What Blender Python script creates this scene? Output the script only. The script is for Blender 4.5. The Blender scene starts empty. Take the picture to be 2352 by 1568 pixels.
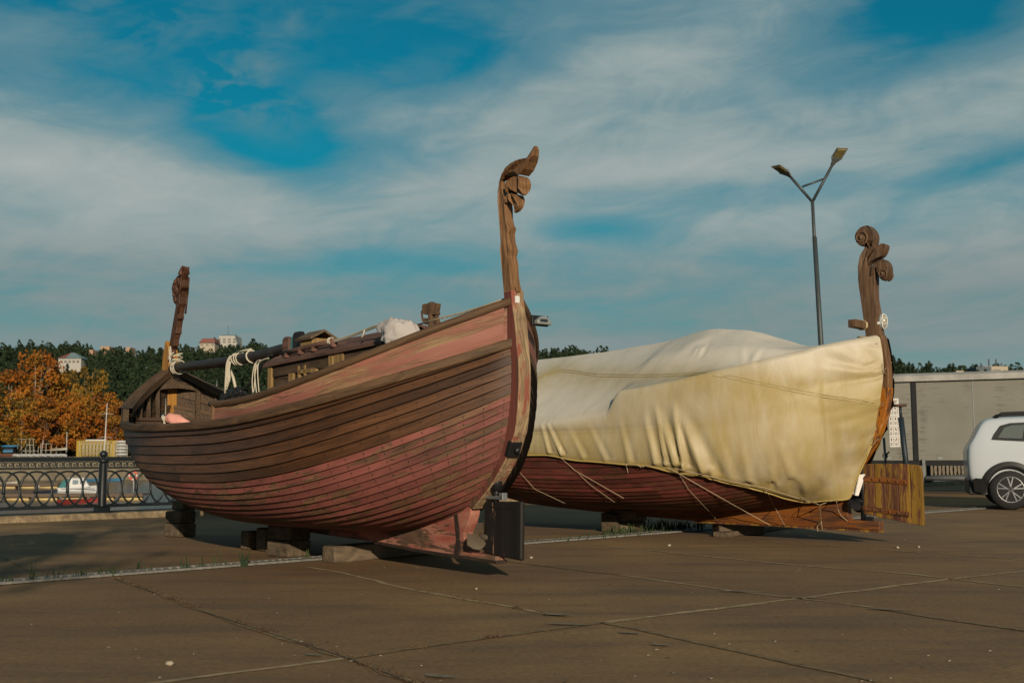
import bpy, bmesh, math, random
import numpy as np
from mathutils import Vector, Matrix, noise as mnoise
random.seed(7); RNG=np.random.default_rng(7)
scn=bpy.context.scene; COL=scn.collection
# ------------------------------------------------------------------ camera
F=2613.; CX,CY=1176.,784.; EYE=1.0
PITCH=math.atan((1046-784)/F); ROLL=0.0045
_fw=np.array([0,math.cos(PITCH),math.sin(PITCH)]); _rt=np.array([1.,0,0]); _up=np.cross(_rt,_fw)
_r=_rt*math.cos(ROLL)-_up*math.sin(ROLL); _u=_up*math.cos(ROLL)+_rt*math.sin(ROLL)
EYEP=np.array([0,0,EYE])
cam=bpy.data.cameras.new('camera'); camo=bpy.data.objects.new('camera',cam); COL.objects.link(camo)
cam.lens=F/2352*36; cam.sensor_width=36; cam.clip_start=.1; cam.clip_end=6000
camo.matrix_world=Matrix(((_r[0],_u[0],-_fw[0],0),(_r[1],_u[1],-_fw[1],0),(_r[2],_u[2],-_fw[2],EYE),(0,0,0,1)))
scn.camera=camo
cam.dof.use_dof=True; cam.dof.focus_distance=10.8; cam.dof.aperture_fstop=4.5
def ray(x,y): return _fw+_r*(x-CX)/F-_u*(y-CY)/F
def G(x,y,z=0.): v=ray(x,y); return EYEP+v*((z-EYE)/v[2])          # survey point on level z
def AY(x,y,Y): v=ray(x,y); return EYEP+v*(Y/v[1])                   # survey point at distance Y
def proj(p):
    p=np.asarray(p,float)-EYEP; d=p@_fw
    return np.stack([CX+F*(p@_r)/d, CY-F*(p@_u)/d],-1)
class Frame:
    """boat frame: x to the bow, y to port, z up"""
    def __init__(s,P,D):
        s.P=np.array(P,float); s.D=np.array(D,float)/np.linalg.norm(D); s.N=np.array([-s.D[1],s.D[0]])
        s.rz=math.atan2(s.D[1],s.D[0])
    def w(s,a,y,z): return np.stack([s.P[0]+s.D[0]*a+s.N[0]*y, s.P[1]+s.D[1]*a+s.N[1]*y, z+0*a],-1)
    def L(s,x,y,off=0.):
        v=ray(x,y); Q=s.P+s.N*off; n=s.N
        t=((Q-EYEP[:2])@n)/(v[:2]@n); q=EYEP+v*t
        return np.array([(q[:2]-Q)@s.D, off, q[2]])
    def loc(s,p):
        p=np.asarray(p,float); d=p[...,:2]-s.P
        return np.stack([d@s.D,d@s.N,p[...,2]],-1)
# ------------------------------------------------------------------ tagging
def tag(o,label,cat,group=None,kind=None):
    if label: o['label']=label
    if cat: o['category']=cat
    if group: o['group']=group
    if kind: o['kind']=kind
    return o
def empty(name,label,cat,loc=(0,0,0),rz=0,group=None):
    o=bpy.data.objects.new(name,None); COL.objects.link(o); o.location=loc; o.rotation_euler=(0,0,rz); o.empty_display_size=.2
    return tag(o,label,cat,group)
def copy_tree(o,parent=None):
    c=o.copy(); COL.objects.link(c)
    if parent: c.parent=parent
    for ch in o.children: copy_tree(ch,c)
    return c
# ------------------------------------------------------------------ mesh builder
class MB:
    def __init__(s): s.v=[];s.f=[];s.m=[];s.uv=[];s.rn=[];s.sm=[]
    def add(s,V,Fs,mat=0,uv=None,rn=None,smooth=False):
        b=len(s.v); s.v+= [tuple(map(float,p)) for p in V]
        for i,f in enumerate(Fs):
            s.f.append([b+j for j in f]); s.m.append(mat); s.sm.append(smooth)
            s.uv.append([tuple(uv[j]) for j in f] if uv is not None else None)
            s.rn.append(rn[i] if isinstance(rn,(list,np.ndarray)) else (rn if rn is not None else .5))
        return s
    def box(s,c,size,R=None,mat=0,rn=None,taper=1.):
        hx,hy,hz=[k/2 for k in size]; V=[]
        for z in(-hz,hz):
            k=taper if z>0 else 1
            V+=[(-hx*k,-hy*k,z),(hx*k,-hy*k,z),(hx*k,hy*k,z),(-hx*k,hy*k,z)]
        V=np.array(V)
        if R is not None:
            if not isinstance(R,Matrix): R=Matrix.Rotation(R,3,'Z')
            V=V@np.array(R).T
        V=V+np.array(c)
        return s.add(V,[(3,2,1,0),(4,5,6,7),(0,1,5,4),(1,2,6,5),(2,3,7,6),(3,0,4,7)],mat,rn=rn)
    def bar(s,p,q,w,h,mat=0,up=(0,0,1),rn=None):
        p=Vector(p);q=Vector(q);d=(q-p);L=d.length;d.normalize();u=Vector(up)
        y=u.cross(d)
        if y.length<1e-4: y=Vector((0,1,0))
        y.normalize(); z=d.cross(y)
        R=Matrix((d,y,z)).transposed()
        return s.box((p+q)/2,(L,w,h),R,mat,rn)
    def prism(s,poly,y0,y1,mat=0,rn=None,side=None):
        """outline in the x-z plane pushed from y0 to y1"""
        n=len(poly); V=[(x,y0,z) for x,z in poly]+[(x,y1,z) for x,z in poly]
        s.add(V,[list(range(n)),list(range(2*n-1,n-1,-1))]+[(i,i+n,(i+1)%n+n,(i+1)%n) for i in range(n)],mat,rn=rn); return s
    def tube(s,pts,r,n=8,mat=0,cap=True,rn=None,smooth=True):
        P=[Vector(p) for p in pts]; k=len(P); rr=r if isinstance(r,(list,tuple,np.ndarray)) else [r]*k
        T=[(P[min(i+1,k-1)]-P[max(i-1,0)]).normalized() for i in range(k)]
        a=Vector((0,0,1)) if abs(T[0].z)<.9 else Vector((1,0,0)); x=(a-T[0]*a.dot(T[0])).normalized(); V=[];L=0;uv=[]
        for i in range(k):
            x=(x-T[i]*x.dot(T[i])); x=x.normalized() if x.length>1e-6 else Vector((1,0,0)); y=T[i].cross(x)
            if i: L+=(P[i]-P[i-1]).length
            for j in range(n):
                t=2*math.pi*j/n; V.append(P[i]+(x*math.cos(t)+y*math.sin(t))*rr[i]); uv.append((L,j/n*.3))
        Fs=[(i*n+j,i*n+(j+1)%n,(i+1)*n+(j+1)%n,(i+1)*n+j) for i in range(k-1) for j in range(n)]
        s.add(V,Fs,mat,uv=uv,rn=rn,smooth=smooth)
        if cap: 
            b=len(s.v)-len(V)
            for f in ([b+j for j in range(n)][::-1],[b+(k-1)*n+j for j in range(n)]):
                s.f.append(f); s.m.append(mat); s.uv.append(None); s.rn.append(rn if rn is not None and not isinstance(rn,(list,np.ndarray)) else .5); s.sm.append(False)
        return s
    def lathe(s,prof,c=(0,0,0),n=16,mat=0,R=None,smooth=True):
        V=[]
        for r,z in prof:
            for j in range(n):
                t=2*math.pi*j/n; V.append((r*math.cos(t),r*math.sin(t),z))
        V=np.array(V)
        if R is not None: V=V@np.array(R).T
        V=V+np.array(c); k=len(prof)
        s.add(V,[(i*n+j,i*n+(j+1)%n,(i+1)*n+(j+1)%n,(i+1)*n+j) for i in range(k-1) for j in range(n)],mat,smooth=smooth)
        b=len(s.v)-len(V)
        for f in ([b+j for j in range(n)][::-1],[b+(k-1)*n+j for j in range(n)]):
            s.f.append(f); s.m.append(mat); s.uv.append(None); s.rn.append(.5); s.sm.append(False)
        return s
    def grid(s,P,mat=0,uv=None,rn=None,flip=False,smooth=True,close=False):
        P=np.asarray(P,float); n,m=P.shape[:2]; Fs=[]
        for i in range(n-1):
            for j in range(m-1 if not close else m):
                j2=(j+1)%m; f=(i*m+j,(i+1)*m+j,(i+1)*m+j2,i*m+j2); Fs.append(f[::-1] if flip else f)
        U=np.asarray(uv,float).reshape(-1,2) if uv is not None else None
        return s.add(P.reshape(-1,3),Fs,mat,U,rn,smooth)
    def blob(s,c,r,mat=0,n=10,m=7,amp=0,seed=0,R=None):
        P=[]
        for i in range(m):
            th=math.pi*(i+.02)/(m-1+.04); row=[]
            for j in range(n):
                ph=2*math.pi*j/n; d=Vector((math.sin(th)*math.cos(ph),math.sin(th)*math.sin(ph),math.cos(th)))
                k=1+amp*mnoise.noise(d*2.1+Vector((seed*3.7,seed,0))); p=Vector((d.x*r[0]*k,d.y*r[1]*k,d.z*r[2]*k))
                if R is not None: p=R@p
                row.append((c[0]+p.x,c[1]+p.y,c[2]+p.z))
            P.append(row)
        s.grid(P,mat,close=True,flip=False); return s
    def build(s,name,mats,parent=None,loc=None,rz=0,bevel=0,seg=2,weld=False,jitter=0):
        me=bpy.data.meshes.new(name); me.from_pydata(s.v,[],s.f)
        for m in (mats if isinstance(mats,(list,tuple)) else [mats]): me.materials.append(m)
        me.polygons.foreach_set('material_index',s.m); me.polygons.foreach_set('use_smooth',s.sm)
        if any(u is not None for u in s.uv):
            l=me.uv_layers.new(name='UVMap'); flat=[]
            for u,f in zip(s.uv,s.f):
                for q in (u if u is not None else [(0.,0.)]*len(f)): flat+=[q[0],q[1]]
            l.data.foreach_set('uv',flat)
        at=me.attributes.new('rnd','FLOAT','FACE'); at.data.foreach_set('value',[float(x) for x in s.rn])
        me.validate(); me.update()
        if bevel or weld:
            bm=bmesh.new(); bm.from_mesh(me)
            if weld: bmesh.ops.remove_doubles(bm,verts=bm.verts,dist=1e-4)
            bmesh.ops.recalc_face_normals(bm,faces=bm.faces)
            if bevel:
                ed=[e for e in bm.edges if len(e.link_faces)==2 and e.calc_face_angle(0)>.45]
                bmesh.ops.bevel(bm,geom=ed,offset=bevel,segments=seg,profile=.5,affect='EDGES',clamp_overlap=True)
            bm.to_mesh(me); bm.free()
        if jitter:
            for v in me.vertices:
                v.co+=Vector((mnoise.noise(v.co*3+Vector((1,0,0))),mnoise.noise(v.co*3+Vector((0,9,0))),mnoise.noise(v.co*3+Vector((0,0,5)))))*jitter
        o=bpy.data.objects.new(name,me); COL.objects.link(o)
        if parent is not None: o.parent=parent
        if loc is not None: o.location=loc
        if rz: o.rotation_euler=(0,0,rz)
        return o
# ------------------------------------------------------------------ material helpers
class NT:
    def __init__(s,name,tree=None):
        if tree is None:
            s.mat=bpy.data.materials.new(name); s.mat.use_nodes=True; s.t=s.mat.node_tree; s.t.nodes.clear()
            s.out=s.t.nodes.new('ShaderNodeOutputMaterial')
        else: s.t=tree
    def n(s,typ,ins=None,**props):
        d=s.t.nodes.new('ShaderNode'+typ)
        for k,v in props.items(): setattr(d,k,v)
        for k,v in (ins or {}).items():
            sk=d.inputs[k]
            if isinstance(v,bpy.types.NodeSocket): s.t.links.new(v,sk)
            else: sk.default_value=v
        return d
    def math(s,op,a,b=0.,c=None,clamp=False):
        ins={0:a,1:b}
        if c is not None: ins[2]=c
        return s.n('Math',ins,operation=op,use_clamp=clamp).outputs[0]
    def mix(s,f,a,b,blend='MIX'):
        d=s.n('Mix',data_type='RGBA',blend_type=blend); 
        for k,v in ((0,f),(6,a),(7,b)):
            if isinstance(v,bpy.types.NodeSocket): s.t.links.new(v,d.inputs[k])
            else: d.inputs[k].default_value=(tuple(v)+(1,) if k>0 and len(v)==3 else v)
        return d.outputs[2]
    def ramp(s,f,stops,interp='LINEAR'):
        d=s.n('ValToRGB',{0:f}); cr=d.color_ramp; cr.interpolation=interp
        while len(cr.elements)<len(stops): cr.elements.new(.5)
        for e,(p,c) in zip(cr.elements,stops):
            e.position=p; e.color=tuple(c)+(1,) if not isinstance(c,(int,float)) else (c,c,c,1)
        return d.outputs[0]
    def noise(s,vec,scale,detail=4,rough=.55,dist=0.):
        return s.n('TexNoise',{'Vector':vec,'Scale':scale,'Detail':detail,'Roughness':rough,'Distortion':dist}).outputs[0]
    def coord(s,kind,sc=(1,1,1),rot=(0,0,0),loc=(0,0,0)):
        if kind=='World': v=s.n('NewGeometry').outputs['Position']
        else: v=s.n('TexCoord').outputs[kind]
        return s.n('Mapping',{'Vector':v,'Scale':sc,'Rotation':rot,'Location':loc}).outputs[0]
    def rnd(s): return s.n('Attribute',attribute_name='rnd',attribute_type='GEOMETRY').outputs['Fac']
    def finish(s,col,rough=.7,bump=None,bs=.2,bd=.01,metal=0.,spec=.3,**extra):
        ins={'Base Color':col if isinstance(col,bpy.types.NodeSocket) else tuple(col)+(1,),'Roughness':rough,'Metallic':metal,'Specular IOR Level':spec}
        ins.update(extra)
        b=s.n('BsdfPrincipled',ins)
        if bump is not None:
            bp=s.n('Bump',{'Height':bump,'Strength':bs,'Distance':bd}); s.t.links.new(bp.outputs[0],b.inputs['Normal'])
        s.t.links.new(b.outputs[0],s.out.inputs[0]); return s.mat
def wood(name,dark,light,paint=None,paint2=None,flake=.5,coord='UV',sc=(1,1,1),rough=.62,bump=.5,rv=.5,blot=.5,knots=.16,bare=None,soft=.035,grey=None,swirl=1.,nails=False):
    t=NT(name); k=t.rnd()
    off=t.n('CombineXYZ',{0:t.math('MULTIPLY',k,37.),1:t.math('MULTIPLY',k,11.)}).outputs[0]
    def co(s): 
        m=t.coord(coord,s); return t.n('VectorMath',{0:m,1:off},operation='ADD').outputs[0]
    v=co((sc[0]*1.0,sc[1]*13,sc[2]*13)); lo=co((sc[0]*.9,sc[1]*2.2,sc[2]*2.2)); mid=co((sc[0]*2.2,sc[1]*9,sc[2]*9))
    warp=t.noise(lo,1.1,2,.45)
    vv=t.n('VectorMath',{0:v,1:t.n('CombineXYZ',{1:t.math('MULTIPLY',warp,swirl*3.4),2:t.math('MULTIPLY',warp,swirl*2.4)}).outputs[0]},operation='ADD').outputs[0]
    g1=t.noise(vv,2.4,6,.65,.3); g2=t.n('TexWave',{'Vector':vv,'Scale':1.1,'Distortion':1.6*swirl,'Detail':3.,'Detail Scale':1.3},bands_direction='Y').outputs[0]
    g=t.math('ADD',t.math('MULTIPLY',g1,1-knots*.6),t.math('MULTIPLY',g2,knots*.6))
    col=t.ramp(g,[(.25,dark),(.72,light)])
    if grey is not None: col=t.mix(t.ramp(t.noise(lo,2.3,5,.6),[(.42,0.),(.62,1.)]),col,grey)
    h=g
    if paint is not None:
        pn=t.math('ADD',t.noise(mid,1.3,7,.68,.5),t.math('MULTIPLY',t.math('SUBTRACT',g,.5),.45))
        big=t.noise(lo,1.1,3,.5); pn=t.math('ADD',pn,t.math('MULTIPLY',t.math('SUBTRACT',big,.5),.9))
        mk=t.ramp(pn,[(max(0,flake-soft),0.),(flake+soft,1.)])
        pc=t.mix(t.ramp(t.noise(mid,.8,5,.6),[(.35,0.),(.65,1.)]),paint,paint2 or paint)
        pc=t.mix(t.math('MULTIPLY',g,.45),pc,tuple(x*.55 for x in paint))
        col=t.mix(mk,col,pc); h=t.math('ADD',t.math('MULTIPLY',g,.5),t.math('MULTIPLY',mk,.6))
    if nails:
        q=t.n('SeparateXYZ',{0:t.n('TexCoord').outputs['UV']}); u=t.math('MULTIPLY',t.math('SUBTRACT',t.math('FRACT',t.math('DIVIDE',q.outputs[0],.19)),.5),.19); vl=t.math('SUBTRACT',t.math('MULTIPLY',t.math('FRACT',t.math('DIVIDE',q.outputs[1],3.3)),3.3),.034)
        dd=t.math('SQRT',t.math('ADD',t.math('MULTIPLY',u,u),t.math('MULTIPLY',vl,vl))); nm=t.ramp(dd,[(.006,.8),(.0095,0.)]); col=t.mix(nm,col,(.02,.012,.008))
        rust=t.math('MULTIPLY',t.ramp(t.math('ABSOLUTE',u),[(.002,.5),(.011,0.)]),t.ramp(vl,[(.0,0.),(.004,1.),(.06,0.)])); col=t.mix(t.math('MULTIPLY',rust,t.ramp(t.noise(lo,3.,3),[(.45,0.),(.6,1.)])),col,(.05,.025,.012))
    b=t.ramp(t.noise(lo,.8,5,.6),[(.25,1-blot*.75),(.7,1+blot*.35)])
    col=t.mix(1.,col,b,'MULTIPLY')
    rvv=t.math('MULTIPLY',t.math('ADD',1-rv*.5,t.math('MULTIPLY',k,rv)),.70); cmb=t.n('CombineColor',{0:rvv,1:rvv,2:rvv}).outputs[0]
    col=t.mix(1.,col,cmb,'MULTIPLY')
    return t.finish(col,rough,h,bump,.006,spec=.25)
def plain(name,col,rough=.6,metal=0.,var=.25,scale=6.,spec=.3,bump=.1,coord='Object'):
    col=tuple(x*.74 for x in col); t=NT(name); c=t.coord(coord); nz=t.noise(c,scale,5,.6)
    cc=t.mix(nz,tuple(x*(1-var) for x in col),tuple(min(1,x*(1+var)) for x in col))
    return t.finish(cc,rough,nz,bump,.01,metal,spec)
# ------------------------------------------------------------------ materials
M={}
M['brown']=wood('varnished_planks',(.026,.011,.005),(.118,.050,.019),flake=.5,sc=(.8,1,1),rough=.5,blot=.7,rv=.75,knots=.2,swirl=.8,nails=True)
M['tar']=plain('shaded_lap_seam',(.012,.007,.005),.8,scale=3)  # near-black seam under the plank laps, painting in their shadow lines
M['red']=wood('red_paint_planks',(.04,.018,.012),(.22,.12,.06),paint=(.245,.078,.062),paint2=(.165,.052,.040),nails=True,flake=.465,sc=(1,1,1),rough=.65,blot=.7,rv=.4,soft=.03)
M['pink']=wood('pink_paint_planks',(.05,.018,.011),(.42,.27,.14),paint=(.34,.15,.11),paint2=(.27,.09,.065),flake=.53,sc=(.7,1,1),rough=.7,blot=.5,rv=.3,soft=.06,knots=.4,swirl=1.6)
M['rail']=wood('weathered_rail',(.03,.017,.009),(.15,.085,.042),sc=(1,1,1),rough=.7,rv=.4)
M['grey_wood']=wood('grey_weathered_wood',(.04,.028,.019),(.19,.13,.08),sc=(1,1,1),rough=.8,rv=.7,blot=.6,coord='Object')
M['post']=wood('worn_sternpost',(.10,.06,.032),(.50,.36,.21),paint=(.30,.09,.06),paint2=(.26,.08,.05),flake=.60,coord='Object',sc=(9,.7,.09),rough=.75,rv=.2,soft=.05,blot=.4)
M['post_side']=wood('painted_post_side',(.05,.025,.015),(.20,.12,.065),paint=(.21,.065,.048),paint2=(.14,.04,.03),flake=.46,coord='Object',sc=(8,.7,.1),rough=.7,rv=.2,soft=.05,blot=.5)
M['carved']=wood('carved_brown_wood',(.05,.022,.01),(.30,.16,.07),coord='Object',sc=(8,.7,.1),rough=.55,rv=.3,blot=.6)
M['carved_dark']=wood('dark_carved_wood',(.035,.02,.012),(.19,.11,.06),coord='Object',sc=(8,.7,.1),rough=.6,rv=.4,blot=.6)
M['dragon']=wood('reddish_carved_wood',(.028,.013,.008),(.12,.05,.024),coord='Object',sc=(8,.7,.1),rough=.55,rv=.3)
M['yellow_wood']=wood('yellow_stem_wood',(.22,.09,.015),(.50,.24,.04),coord='Object',sc=(8,.7,.1),rough=.55,rv=.3)
M['keel']=wood('keel_red_flaked',(.035,.02,.015),(.22,.13,.08),paint=(.40,.10,.075),paint2=(.50,.26,.18),flake=.46,coord='Object',sc=(.9,1,1.2),rough=.75,rv=.2,blot=.6)
M['keel_black']=wood('tarred_keel_shoe',(.01,.008,.007),(.05,.03,.02),paint=(.25,.14,.09),flake=.68,coord='Object',sc=(2,1,2),rough=.8,rv=.2)
M['rudder_black']=wood('black_rudder',(.30,.12,.04),(.45,.30,.22),paint=(.011,.010,.010),paint2=(.02,.016,.014),flake=.35,coord='Object',sc=(7,.8,.12),rough=.5,rv=.2,blot=.3)
M['rudder_orange']=wood('orange_rudder_boards',(.05,.018,.012),(.17,.065,.03),paint=(.29,.165,.02),paint2=(.20,.095,.02),flake=.50,coord='Object',sc=(7,.8,.16),rough=.7,rv=.35,blot=.7)
M['orange']=wood('orange_paint_planks',(.05,.02,.012),(.16,.07,.03),paint=(.26,.09,.014),paint2=(.17,.05,.014),flake=.45,coord='Object',sc=(.9,1,2.),rough=.55,rv=.4,blot=.7)
M['orange_post']=wood('orange_painted_post',(.06,.025,.012),(.18,.08,.03),paint=(.50,.19,.016),paint2=(.36,.11,.016),flake=.40,coord='Object',sc=(8,.7,.3),rough=.45,rv=.2,blot=.5)
M['hull2']=wood('dark_red_planks',(.035,.014,.008),(.13,.05,.025),paint=(.15,.034,.026),paint2=(.10,.03,.02),flake=.47,sc=(1,1,1),rough=.55,rv=.6,blot=.7)
M['hull2o']=wood('tarnished_orange_planks',(.04,.016,.008),(.15,.065,.025),paint=(.15,.05,.014),paint2=(.09,.028,.014),flake=.5,sc=(1,1,1),rough=.55,rv=.6,blot=.7)
M['cabin']=wood('cabin_boards',(.022,.014,.009),(.12,.075,.042),sc=(1,1,1),coord='Object',rough=.75,rv=.6)
M['cabin_trim']=wood('cabin_trim_yellow',(.12,.07,.028),(.38,.24,.09),sc=(9,.8,.1),coord='Object',rough=.7,rv=.5)
M['roof']=wood('reddish_roof_boards',(.045,.022,.017),(.22,.115,.085),sc=(1,1,1),coord='Object',rough=.8,rv=.6)
M['spar']=wood('black_tarred_spar',(.008,.007,.007),(.04,.032,.028),sc=(1,1,1),coord='UV',rough=.5,rv=.2)
M['timber']=wood('old_timber',(.03,.022,.015),(.165,.12,.075),sc=(1,.5,.5),coord='Object',rough=.85,rv=.7,blot=.7)
M['rope']=plain('white_rope',(.50,.45,.35),.9,scale=60)
M['rope_tan']=plain('tan_rope',(.45,.36,.22),.9,scale=60)
M['cord']=plain('thin_cord',(.36,.28,.18),.9)
M['black']=plain('black_metal',(.012,.012,.013),.45,var=.4)
M['black_rope']=plain('black_rope',(.012,.011,.011),.8)
M['fence']=plain('fence_black_paint',(.010,.014,.016),.4,var=.3)
M['metal']=plain('grey_metal',(.32,.33,.33),.4,.7)
M['white_plastic']=plain('white_plastic',(.62,.63,.62),.4)
M['bronze']=plain('dull_bronze',(.14,.11,.075),.5,.4)
M['lamp_grey']=plain('lamp_grey_paint',(.27,.29,.28),.5,.3)
M['sack']=plain('white_canvas_sack',(.38,.35,.335),.9,var=.12,scale=3)
M['pink_cloth']=plain('pink_cloth',(.75,.34,.27),.9,var=.25)
M['glass_dark']=plain('dark_glass',(.02,.03,.035),.08,var=.1,spec=.6)
M['glass_blue']=plain('window_glass',(.05,.10,.14),.08,var=.2,spec=.6)
M['teal']=plain('teal_block',(.05,.16,.16),.5)
M['white_paint']=plain('white_paint',(.72,.72,.70),.5,var=.08)
M['paper']=plain('paper',(.62,.60,.56),.8,var=.05)
def mat_ground():
    t=NT('old_concrete'); p=t.coord('World')
    big=t.noise(p,.22,5,.6); mid=t.noise(p,1.3,6,.65); fine=t.noise(p,28,5,.7); sp=t.n('TexVoronoi',{'Vector':p,'Scale':55.,'Randomness':1.}).outputs['Distance']
    stl=t.noise(t.coord('World',(.28,1.4,1),(0,0,.8)),1.6,6,.65)
    c=t.ramp(big,[(.32,(.185,.115,.066)),(.5,(.29,.19,.10)),(.68,(.40,.27,.13))])
    c=t.mix(t.ramp(mid,[(.38,0.),(.66,.75)]),c,(.23,.155,.09))
    c=t.mix(t.ramp(stl,[(.48,0.),(.68,.65)]),c,(.125,.095,.075))
    c=t.mix(t.ramp(t.noise(p,.9,8,.75,1.),[(.57,0.),(.68,.55)]),c,(.30,.17,.08))
    f=t.ramp(fine,[(.3,.72),(.7,1.22)]); c=t.mix(1.,c,f,'MULTIPLY')
    pale=t.math('MULTIPLY',t.ramp(sp,[(.05,1.),(.12,0.)]),t.ramp(t.noise(p,3.,3),[(.52,0.),(.6,1.)]))
    c=t.mix(pale,c,(.36,.29,.20))
    rib=t.n('TexWave',{'Vector':t.coord('World',(1,1,1),(0,0,.82)),'Scale':9.,'Distortion':1.,'Detail':1.},bands_direction='X').outputs[0]
    rb=t.math('MULTIPLY',rib,t.ramp(big,[(.4,0.),(.55,.5)]))
    c=t.mix(1.,c,(.56,.525,.485),'MULTIPLY')
    h=t.math('ADD',t.math('ADD',t.math('MULTIPLY',fine,.7),t.math('MULTIPLY',rb,.25)),t.math('MULTIPLY',mid,1.2))
    return t.finish(c,.85,h,.35,.010,spec=.15)
M['ground']=mat_ground()
def mat_two(name,a,b,scale,rough=.85,coord='World',det=6,lo=.35,hi=.65,bump=.4,bd=.01,spec=.2):
    t=NT(name); p=t.coord(coord); n=t.noise(p,scale,det,.65)
    return t.finish(t.ramp(n,[(lo,tuple(x*.68 for x in a)),(hi,tuple(x*.68 for x in b))]),rough,n,bump,bd,spec=spec)
M['mortar']=mat_two('joint_mortar',(.22,.16,.085),(.42,.32,.185),9)
M['mortar_dark']=mat_two('joint_soil',(.12,.08,.045),(.27,.19,.095),12)
M['patch']=mat_two('pale_patch',(.17,.135,.095),(.25,.205,.145),14)
M['kerb']=mat_two('kerb_concrete',(.13,.095,.06),(.34,.255,.15),7,det=8)
M['drain']=mat_two('drain_grate',(.13,.125,.11),(.24,.23,.205),20,rough=.6)
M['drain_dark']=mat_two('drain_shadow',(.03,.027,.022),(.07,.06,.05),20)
M['grass']=mat_two('grass_blades',(.012,.028,.010),(.035,.055,.016),3,coord='Object')
M['weed']=mat_two('dry_weed',(.045,.025,.015),(.14,.085,.04),9)
M['stone']=mat_two('stone',(.26,.22,.165),(.44,.38,.29),9,coord='Object')
M['bank']=mat_two('far_quay_wall',(.12,.10,.07),(.20,.17,.12),.7)
M['far_ground']=mat_two('far_ground',(.03,.028,.018),(.07,.06,.035),.08)
M['hill']=mat_two('hill_soil',(.012,.018,.010),(.03,.032,.018),.03)
def mat_water():
    t=NT('harbour_water'); p=t.coord('World',(1,2.2,1)); n=t.noise(p,1.4,4,.6)
    return t.finish((.018,.02,.017),.2,n,.5,.06,spec=.28)
M['water']=mat_water()
def mat_leaf(name,cols,trans=.15):
    t=NT(name); k=t.rnd(); c=t.ramp(k,[(i/(len(cols)-1),tuple(q*.70 for q in x)) for i,x in enumerate(cols)])
    return t.finish(c,.8,spec=.1)
M['leaf_orange']=mat_leaf('autumn_leaves',[(.07,.036,.011),(.21,.064,.011),(.31,.095,.011),(.30,.135,.018),(.11,.075,.018)])
M['leaf_gold']=mat_leaf('gold_green_leaves',[(.042,.042,.013),(.11,.078,.015),(.26,.12,.015),(.30,.165,.02),(.075,.07,.018)])
M['leaf_pine']=mat_leaf('pine_needles',[(.008,.018,.010),(.016,.030,.014),(.025,.040,.018),(.034,.044,.02)])
M['bark_pale']=mat_two('pale_bark',(.16,.115,.08),(.36,.27,.19),2.,coord='Object')
M['bark']=mat_two('brown_bark',(.05,.03,.02),(.13,.08,.05),2.,coord='Object')
def mat_tarp():
    t=NT('cream_tarpaulin'); s=t.n('Attribute',attribute_name='stain',attribute_type='GEOMETRY').outputs['Fac']
    p=t.coord('Object'); n=t.noise(p,1.7,5,.6); st=t.noise(t.coord('Object',(1.5,1.5,.35)),4.,4,.6); f=t.noise(t.coord('Object',(1,1,1)),2.2,4,.6)
    k=t.math('MULTIPLY',s,t.math('ADD',.45,t.math('MULTIPLY',st,1.1)),clamp=True)
    c=t.mix(k,(.56,.525,.46),(.36,.275,.105))
    c=t.mix(1.,c,t.ramp(n,[(.3,.62),(.7,.72)]),'MULTIPLY')
    cr=t.n('TexNoise',{'Vector':t.coord('Object',(2.2,2.2,1.1)),'Scale':1.6,'Detail':3.,'Roughness':.5,'Distortion':.8}).outputs[0]
    return t.finish(c,.5,cr,.25,.04,spec=.3)
M['tarp']=mat_tarp()
M['tarp_white']=plain('white_tarp_flap',(.70,.67,.62),.6,var=.08)
# ------------------------------------------------------------------ hull form shared by the two sister boats
HP=[1.265,2.91,1.29,3.411,2.271,5.109,2.158,7.177,1.658,5.754,0.627,1.016,0.315,0.415,0.539,1.24]
HC=[0.00165,-0.02528,0.15608,-0.44999,1.81015]
SZ=np.array([.55,.65,.79,.88,1.02,1.16,1.40,1.68,1.91]); SA=-.022+np.array([.42,.25,.07,-.03,-.117,-.164,-.206,-.214,-.19])
HV=np.concatenate([np.linspace(0,.375,7),np.linspace(.375,1,15)[1:]]); NV,NTT=len(HV),72
HT=(1-np.cos(np.linspace(0,np.pi,NTT)))/2
def hull_form():
    (B0,n,m,ps0,ps1,pb0,pb1,abow,zbow,foot,zfoot,gq,zk,tm,kb,ks)=HP
    vv=HV[None,:]; t=HT[:,None]
    as_=np.interp(1.91-(1.91-.55)*HV,SZ,SA); ab=abow+(foot-abow)*HV**1.6
    a=as_[None,:]+(ab-as_)[None,:]*t
    B=B0*(1-vv**n)**(1/m); ps=ps0+(ps1-ps0)*vv; pb=pb0+(pb1-pb0)*vv
    with np.errstate(all='ignore'):
        E=np.where(t<tm,1-np.clip(1-t/tm,0,1)**ps,1-np.clip((t-tm)/(1-tm),0,1)**pb)
    y=.04+(B-.04)*E
    z0=np.polyval(HC,a[:,0])[:,None]
    tt=HT; q=1-np.clip(tt/.28,0,1); zb=.55*q**2+zk*(1-q**2); k=np.clip((tt-.55)/.45,0,1); zb=(zb+(zfoot-zk)*k**1.6)[:,None]
    e=1-np.abs(2*t-1)**2; gm=np.sin(vv*np.pi/2)**gq; gb=vv**kb
    g=np.where(t<.5,vv**ks+(gm-vv**ks)*e,gb+(gm-gb)*e)
    return a,y,z0+(zb-z0)*g
HA,HY,HZ=hull_form()
HS=np.stack([HA,HY,HZ],-1)                       # [t, v, xyz] port side
def normals(S):
    du=np.gradient(S,axis=0); dv=np.gradient(S,axis=1); n=np.cross(du,dv); n/=np.linalg.norm(n,axis=-1,keepdims=True)+1e-9
    return np.where(n[...,1:2]<0,-n,n)
HN=normals(HS)
def side(S,sg): return S*np.array([1,sg,1])
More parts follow.
